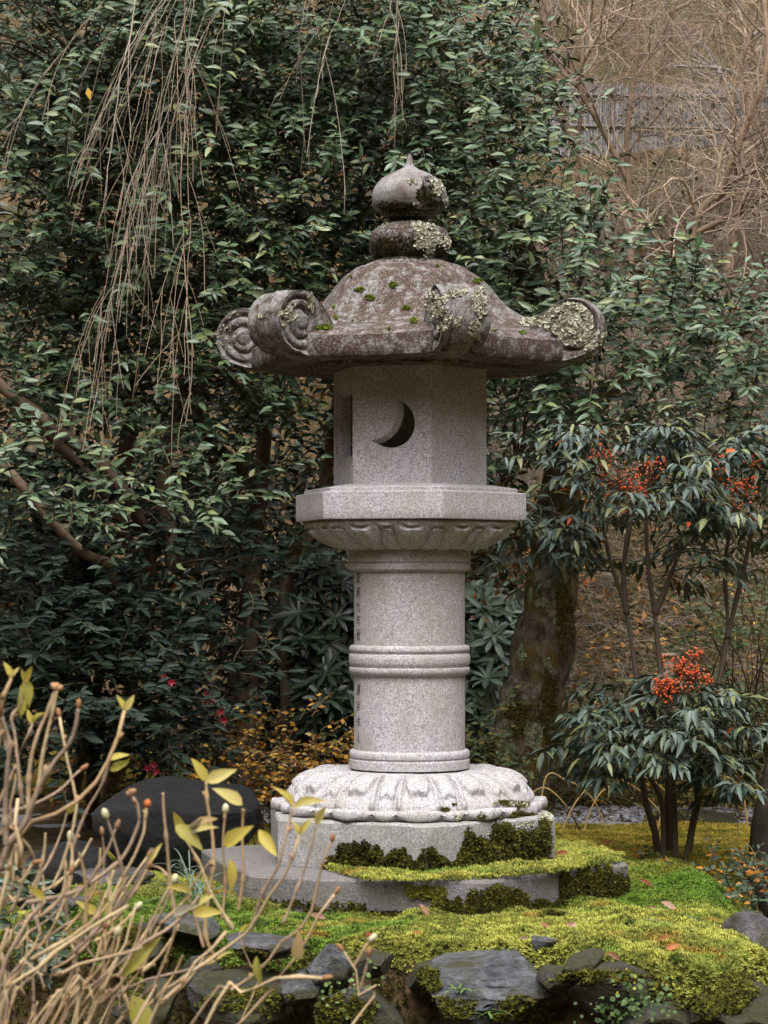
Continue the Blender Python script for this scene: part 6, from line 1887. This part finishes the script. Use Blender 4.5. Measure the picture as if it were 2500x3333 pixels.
# ------------------------------------------------------------------ bare hydrangea in the foreground
hy = thing('hydrangea_bush', 'bare hydrangea with pale buds and a few yellow leaves in the near left corner', 'shrub', (-0.95, 2.75, -0.15))
CC = lambda x, y: (x * 0.663, 2050 + y * 0.663)
ST = [  # crop points, depth, radius, leafy tip
 ([(700, 2010), (860, 1760), (1010, 1640), (1130, 1560), (1230, 1480), (1300, 1340), (1400, 1200), (1450, 1090), (1475, 1010)], 2.75, 1.0, 'leaf'),
 ([(900, 2010), (1150, 1790), (1320, 1640), (1400, 1520), (1500, 1470), (1550, 1280), (1585, 1150), (1622, 1065)], 2.85, 0.95, 'bud'),
 ([(980, 1990), (1200, 1800), (1330, 1710), (1450, 1690), (1585, 1695)], 2.6, 1.0, 'bud'),
 ([(1120, 1960), (1330, 1740), (1480, 1550), (1560, 1400), (1645, 1275)], 3.0, 0.8, 'bud'),
 ([(380, 2010), (590, 1800), (720, 1620), (760, 1480), (860, 1380), (940, 1290)], 2.9, 0.95, None),
 ([(330, 2010), (430, 1730), (500, 1520), (560, 1360), (640, 1230), (720, 1120), (760, 1190)][:6], 3.0, 0.9, 'bud'),
 ([(-40, 1540), (90, 1345), (230, 1290), (300, 1180), (350, 1000), (375, 830), (340, 700), (312, 560), (290, 430)], 2.9, 0.95, 'bud'),
 ([(130, 1340), (330, 1300), (470, 1225), (600, 1120), (670, 980), (680, 900), (650, 815)], 2.8, 1.0, 'knob'),
 ([(385, 1690), (345, 1500), (320, 1330), (345, 1180), (362, 1060), (420, 900), (500, 760), (540, 640)], 3.0, 0.9, None),
 ([(-30, 1240), (60, 1080), (130, 960), (280, 900), (400, 820), (490, 720), (550, 590), (585, 480), (600, 400)], 2.7, 1.25, 'leaf'),
 ([(0, 1180), (40, 1060), (120, 950), (190, 780), (260, 660), (340, 560), (375, 470), (388, 385)], 2.65, 1.25, 'bud'),
 ([(140, 940), (140, 760), (155, 620), (190, 500), (235, 400), (268, 295)], 2.7, 1.0, 'knob'),
 ([(190, 800), (205, 640), (235, 500), (262, 390), (280, 300)], 2.7, 0.95, 'knob'),
 ([(30, 1060), (25, 900), (35, 700), (45, 560), (10, 430)], 2.6, 1.2, None),
 ([(110, 860), (95, 700), (75, 520), (60, 430), (105, 360), (125, 260)], 2.8, 0.85, 'leaf'),
 ([(-30, 700), (60, 640), (110, 590), (150, 500), (170, 430), (165, 460)], 2.85, 0.8, 'leaf'),
 ([(-20, 640), (0, 480), (15, 330), (25, 260), (60, 230)], 2.7, 1.0, 'leaf'),
 ([(0, 1010), (60, 900), (160, 860), (290, 790), (370, 710), (395, 690)], 2.8, 0.8, 'bud'),
 ([(620, 1310), (595, 1160), (560, 1030), (525, 925)], 2.75, 0.75, 'pale'),
 ([(545, 1330), (600, 1220), (660, 1110), (705, 1000), (712, 940), (722, 870)], 2.75, 0.7, 'red'),
 ([(860, 1400), (835, 1240), (820, 1050), (805, 900), (800, 800)], 2.95, 0.9, 'leaf1'),
 ([(1060, 1620), (1010, 1500), (1020, 1340), (1045, 1180), (1045, 1020), (1020, 860), (1012, 745)], 2.9, 0.95, 'leaf2'),
 ([(1090, 1420), (1105, 1250), (1095, 1050), (1105, 900)], 3.05, 0.75, 'pale'),
 ([(1170, 1380), (1195, 1200), (1190, 1020), (1195, 880)], 2.95, 0.8, 'leaf1'),
 ([(1145, 1470), (1040, 1300), (980, 1150), (900, 1010)], 2.85, 0.8, 'leaf2'),
 ([(1390, 1440), (1440, 1320), (1490, 1190), (1530, 1060), (1550, 960)], 2.9, 0.7, 'leaf1'),
 ([(1230, 1480), (1290, 1290), (1360, 1170), (1400, 1030), (1435, 880)], 2.85, 0.85, 'leaf2'),
 ([(-20, 1990), (160, 1700), (300, 1560), (500, 1430), (630, 1350)], 2.65, 1.1, None),
 ([(150, 1620), (380, 1490), (450, 1440), (520, 1310), (560, 1180)], 2.8, 0.9, None),
 ([(-20, 1900), (250, 1720), (400, 1640), (560, 1600), (700, 1560)], 2.7, 1.0, None),
 ([(150, 2000), (420, 1790), (600, 1640), (700, 1560), (860, 1460), (960, 1330)], 2.75, 1.0, None),
 ([(520, 2000), (700, 1800), (780, 1700), (870, 1470), (900, 1350), (990, 1330)], 2.85, 0.9, None),
 ([(640, 1990), (760, 1860), (900, 1740), (980, 1600), (1080, 1540), (1110, 1480)], 2.7, 1.1, None),
 ([(0, 1760), (180, 1560), (340, 1440), (470, 1400)], 2.95, 0.8, None),
 ([(30, 2000), (20, 1800), (60, 1600), (170, 1400), (250, 1300)], 2.6, 1.1, None),
 ([(220, 2000), (380, 1700), (340, 1520)], 2.9, 0.8, None),
 ([(700, 1700), (690, 1600), (720, 1500), (740, 1400)], 3.1, 0.55, None),
 ([(200, 1500), (160, 1300), (250, 1120), (300, 1000), (330, 900)], 3.05, 0.8, None),
 ([(60, 1480), (180, 1560), (190, 1700)], 3.05, 0.6, None),
 ([(1000, 1560), (960, 1420), (930, 1290), (1000, 1180), (1050, 1120)], 3.05, 0.7, None),
 ([(500, 1600), (470, 1480), (510, 1360), (540, 1250), (530, 1170)], 3.1, 0.55, None),
 ([(410, 1490), (430, 1560), (470, 1620)], 3.0, 0.5, None),
 ([(1180, 1935), (1230, 1700), (1180, 1560), (1170, 1500)], 3.1, 0.5, None),
 ([(1700, 1960), (1760, 1780), (1740, 1640), (1690, 1560)], 2.9, 0.7, 'bud'),
 ([(1740, 1650), (1790, 1560), (1815, 1530)], 2.9, 0.6, 'pale'),
 ([(1770, 1760), (1800, 1650), (1810, 1600)], 2.9, 0.6, 'bud'),
 ([(-20, 880), (40, 960), (120, 1040), (190, 1180)], 2.75, 0.9, None),
 ([(-10, 1330), (60, 1230), (90, 1110), (60, 980), (70, 840)], 2.6, 1.1, None),
 ([(300, 1935), (520, 1830), (700, 1740), (850, 1700), (1000, 1660)], 2.95, 0.9, None),
 ([(-20, 1850), (120, 1830), (300, 1800), (560, 1700), (760, 1640)], 2.9, 0.9, None),
 ([(430, 1960), (480, 1760), (610, 1560), (650, 1420), (680, 1330)], 2.9, 0.9, None),
 ([(640, 1880), (600, 1700), (720, 1480), (790, 1340), (830, 1260), (800, 1180), (720, 1150)], 3.0, 0.8, 'leaf1'),
]
TN = np.array([[0.50, 0.34, 0.18], [0.42, 0.30, 0.18], [0.56, 0.42, 0.24], [0.36, 0.26, 0.18]])
LT = [leaf_tmpl(0.36, 0.20, -0.25, rows=(0, .15, .35, .6, .82, 1), ws=(0, .6, 1, .85, .45, 0)), leaf_tmpl(0.30, 0.26, 0.4, rows=(0, .15, .35, .6, .82, 1), ws=(0, .5, .95, 1, .5, 0)), leaf_tmpl(0.42, 0.14, 0.2, rows=(0, .15, .35, .6, .82, 1), ws=(0, .7, 1, .8, .4, 0))]
hl = Leaves()
def fleaf(p, d, L, col=None, up=None):
    col = col if col is not None else [(0.62, 0.46, 0.04), (0.52, 0.42, 0.08), (0.58, 0.32, 0.03), (0.60, 0.50, 0.16)][rng.integers(0, 4)]
    hl.add(np.array([p]), np.array([d]), np.array([up if up is not None else (0.2, -0.8, 0.5)]) + rng.normal(size=(1, 3)) * 0.2, L, col)
lists = list(ST)
for _ in range(64):
    x0 = rng.uniform(-60, 900) * rng.random() ** 0.35; y0 = rng.uniform(1250, 2000); an = rng.choice([0.55, 0.75, 1.0, 1.25]) + rng.normal() * 0.12; L_ = rng.uniform(160, 420)
    q = [(x0 + L_ * s__ * math.cos(an + 0.25 * s__) * 1.0, y0 - L_ * s__ * math.sin(an + 0.25 * s__)) for s__ in (0, 0.35, 0.7, 1.0)]
    if q[-1][0] < 1150: lists.append((q, rng.uniform(2.7, 3.15), rng.uniform(0.5, 1.0), [None, 'bud', 'bud', 'none', 'none', 'pale'][rng.integers(0, 6)] if rng.random() < 0.4 else 'none'))
for pts, Yh, rs_, tip in lists:
    P = np.array([W(*CC(*p), Yh) for p in pts])
    # gentle drift in depth and nodes: swollen joints where old leaves stood
    if pts[0][1] > 1880 or pts[0][0] < 0:
        root = np.array([-0.95 + 0.25 * rng.normal(), 2.75 + 0.1 * rng.normal(), -0.14])
        P = np.vstack([root, (root + P[0]) / 2 + [0, 0, -0.1], P])
    K = 60
    Q = spline(P, K)
    sp_ = np.linalg.norm(Q[1] - Q[0])
    Q[:, 1] += np.cumsum(rng.normal(size=K)) * 0.10 * sp_
    Q += rng.normal(size=(K, 3)) * 0.02 * sp_
    s_ = np.linspace(0, 1, K)
    R = 0.0024 * rs_ * (1.12 - 0.40 * s_)
    LN = np.linalg.norm(np.diff(Q, axis=0), axis=1).sum()
    nodes = np.arange(0.05 * rng.random(), LN, 0.085)
    sl_ = np.concatenate([[0], np.cumsum(np.linalg.norm(np.diff(Q, axis=0), axis=1))])
    for nd_ in nodes:
        R = R + 0.0012 * rs_ * np.exp(-((sl_ - nd_) / 0.006) ** 2)
    acc = Acc(); tn = TN[rng.integers(0, 4)] * rng.uniform(0.75, 1.15)
    V, Fs, T = tubes(Q[None], R[None], 9, [tn], cap=True)
    T = T * (0.85 + 0.3 * vn(V * np.array([60, 60, 25]), 5)[:, None])
    acc.add(V, Fs, T)
    # side buds at the joints
    for nd_ in nodes[1:]:
        i = min(K - 2, int(np.searchsorted(sl_, nd_)))
        if rng.random() < 0.75:
            d = unit(np.cross(Q[i + 1] - Q[i], rng.normal(size=3)))
            tv, tf = ico(2)
            M_ = frames(unit(Q[i + 1] - Q[i])[None] + d * 0.6, np.array([[0.3, 1, 0.2]]))[0]
            acc.add((tv * np.array([0.0022, 0.0045, 0.0022]) * rs_) @ M_ + Q[i] + d * R[i] * 1.1, tf, np.array([0.36, 0.22, 0.11]))
    end, dr = Q[-1], unit(Q[-1] - Q[-4])
    tv, tf = ico(2)
    def bud(sc, col, off=0.0, side=0.0):
        dd = unit(dr + side * unit(np.cross(dr, [0.1, 1, 0.1])))
        M_ = frames(dd[None], np.array([[0.3, 1, 0.2]]))[0]
        acc.add((tv * np.array(sc) * (1 + 0.12 * vn(tv * 3, 4))[:, None]) @ M_ + end + dd * (sc[1] * 0.8 + off), tf, np.array(col))
    if tip == 'bud': bud((0.0030, 0.0065, 0.0030), (0.30, 0.15, 0.07))
    if tip == 'pale': bud((0.0042, 0.0070, 0.0042), (0.55, 0.52, 0.32))
    if tip == 'red': bud((0.0042, 0.0052, 0.0042), (0.48, 0.14, 0.04))
    if tip == 'knob':
        for sd_ in (-0.8, 0, 0.8): bud((0.0034, 0.0045, 0.0034), (0.36, 0.20, 0.10), 0.001, sd_)
    acc.put('stem', M_STEM, hy)
    if tip == 'leaf':
        fleaf(end, (-0.35, -0.1, 0.9), rng.uniform(0.016, 0.024)); fleaf(end, (0.5, -0.2, 0.8), rng.uniform(0.014, 0.024))
    if tip == 'leaf1' and rng.random() < 0.6:
        fleaf(end, (rng.choice([-0.8, 0.9]) * 0.6, -0.3, 0.8), rng.uniform(0.028, 0.040), (0.58, 0.48, 0.16))
    if tip == 'leaf2':
        fleaf(end, (-0.45, -0.2, 0.9), 0.034); fleaf(end, (1.0, -0.2, 0.45), 0.040, (0.60, 0.50, 0.22))
    if tip is None and rng.random() < 0.3:
        fleaf(end, (rng.normal(), -0.3, 0.6), rng.uniform(0.02, 0.035)); 
# single leaves seen hanging among the stems
for (x, y, d, L, col) in ((1270, 980, (0.55, -0.3, -0.8), 0.042, (0.52, 0.33, 0.03)), (1100, 1060, (0.6, -0.4, 0.5), 0.045, (0.58, 0.44, 0.04)), (1130, 1120, (0.1, -0.4, -0.9), 0.04, (0.55, 0.42, 0.05)), (860, 960, (0.7, -0.3, -0.5), 0.045, (0.42, 0.30, 0.03)), (930, 1000, (0.5, -0.3, 0.5), 0.032, (0.40, 0.36, 0.26)),
                          (930, 970, (0.9, -0.3, 0.1), 0.04, (0.52, 0.26, 0.03)), (120, 240, (0.25, -0.2, -0.95), 0.034, (0.40, 0.34, 0.10)), (100, 430, (0.1, -0.2, 0.95), 0.036, (0.36, 0.32, 0.06)), (540, 690, (0.8, -0.2, 0.3), 0.03, (0.42, 0.33, 0.04)), (600, 1700, (0.6, -0.3, 0.7), 0.06, (0.20, 0.20, 0.11)), (650, 1790, (0.3, -0.3, -0.9), 0.07, (0.24, 0.19, 0.10)),
                          (850, 1400, (0.6, -0.2, 0.2), 0.035, (0.38, 0.38, 0.20)), (1260, 1600, (0.1, -0.3, -0.9), 0.034, (0.40, 0.32, 0.05)), (950, 1390, (0.9, -0.3, 0.1), 0.035, (0.55, 0.38, 0.05)), (1190, 860, (-0.7, -0.2, 0.5), 0.04, (0.55, 0.48, 0.24)), (1460, 1620, (0.05, -0.3, 0.95), 0.036, (0.46, 0.32, 0.14)), (520, 1330, (0.2, -0.3, -0.6), 0.03, (0.45, 0.40, 0.12))):
    fleaf(W(*CC(x, y), 2.8), d, L, col)
hl.bake(LT, M_YLEAF, hy, single=300)
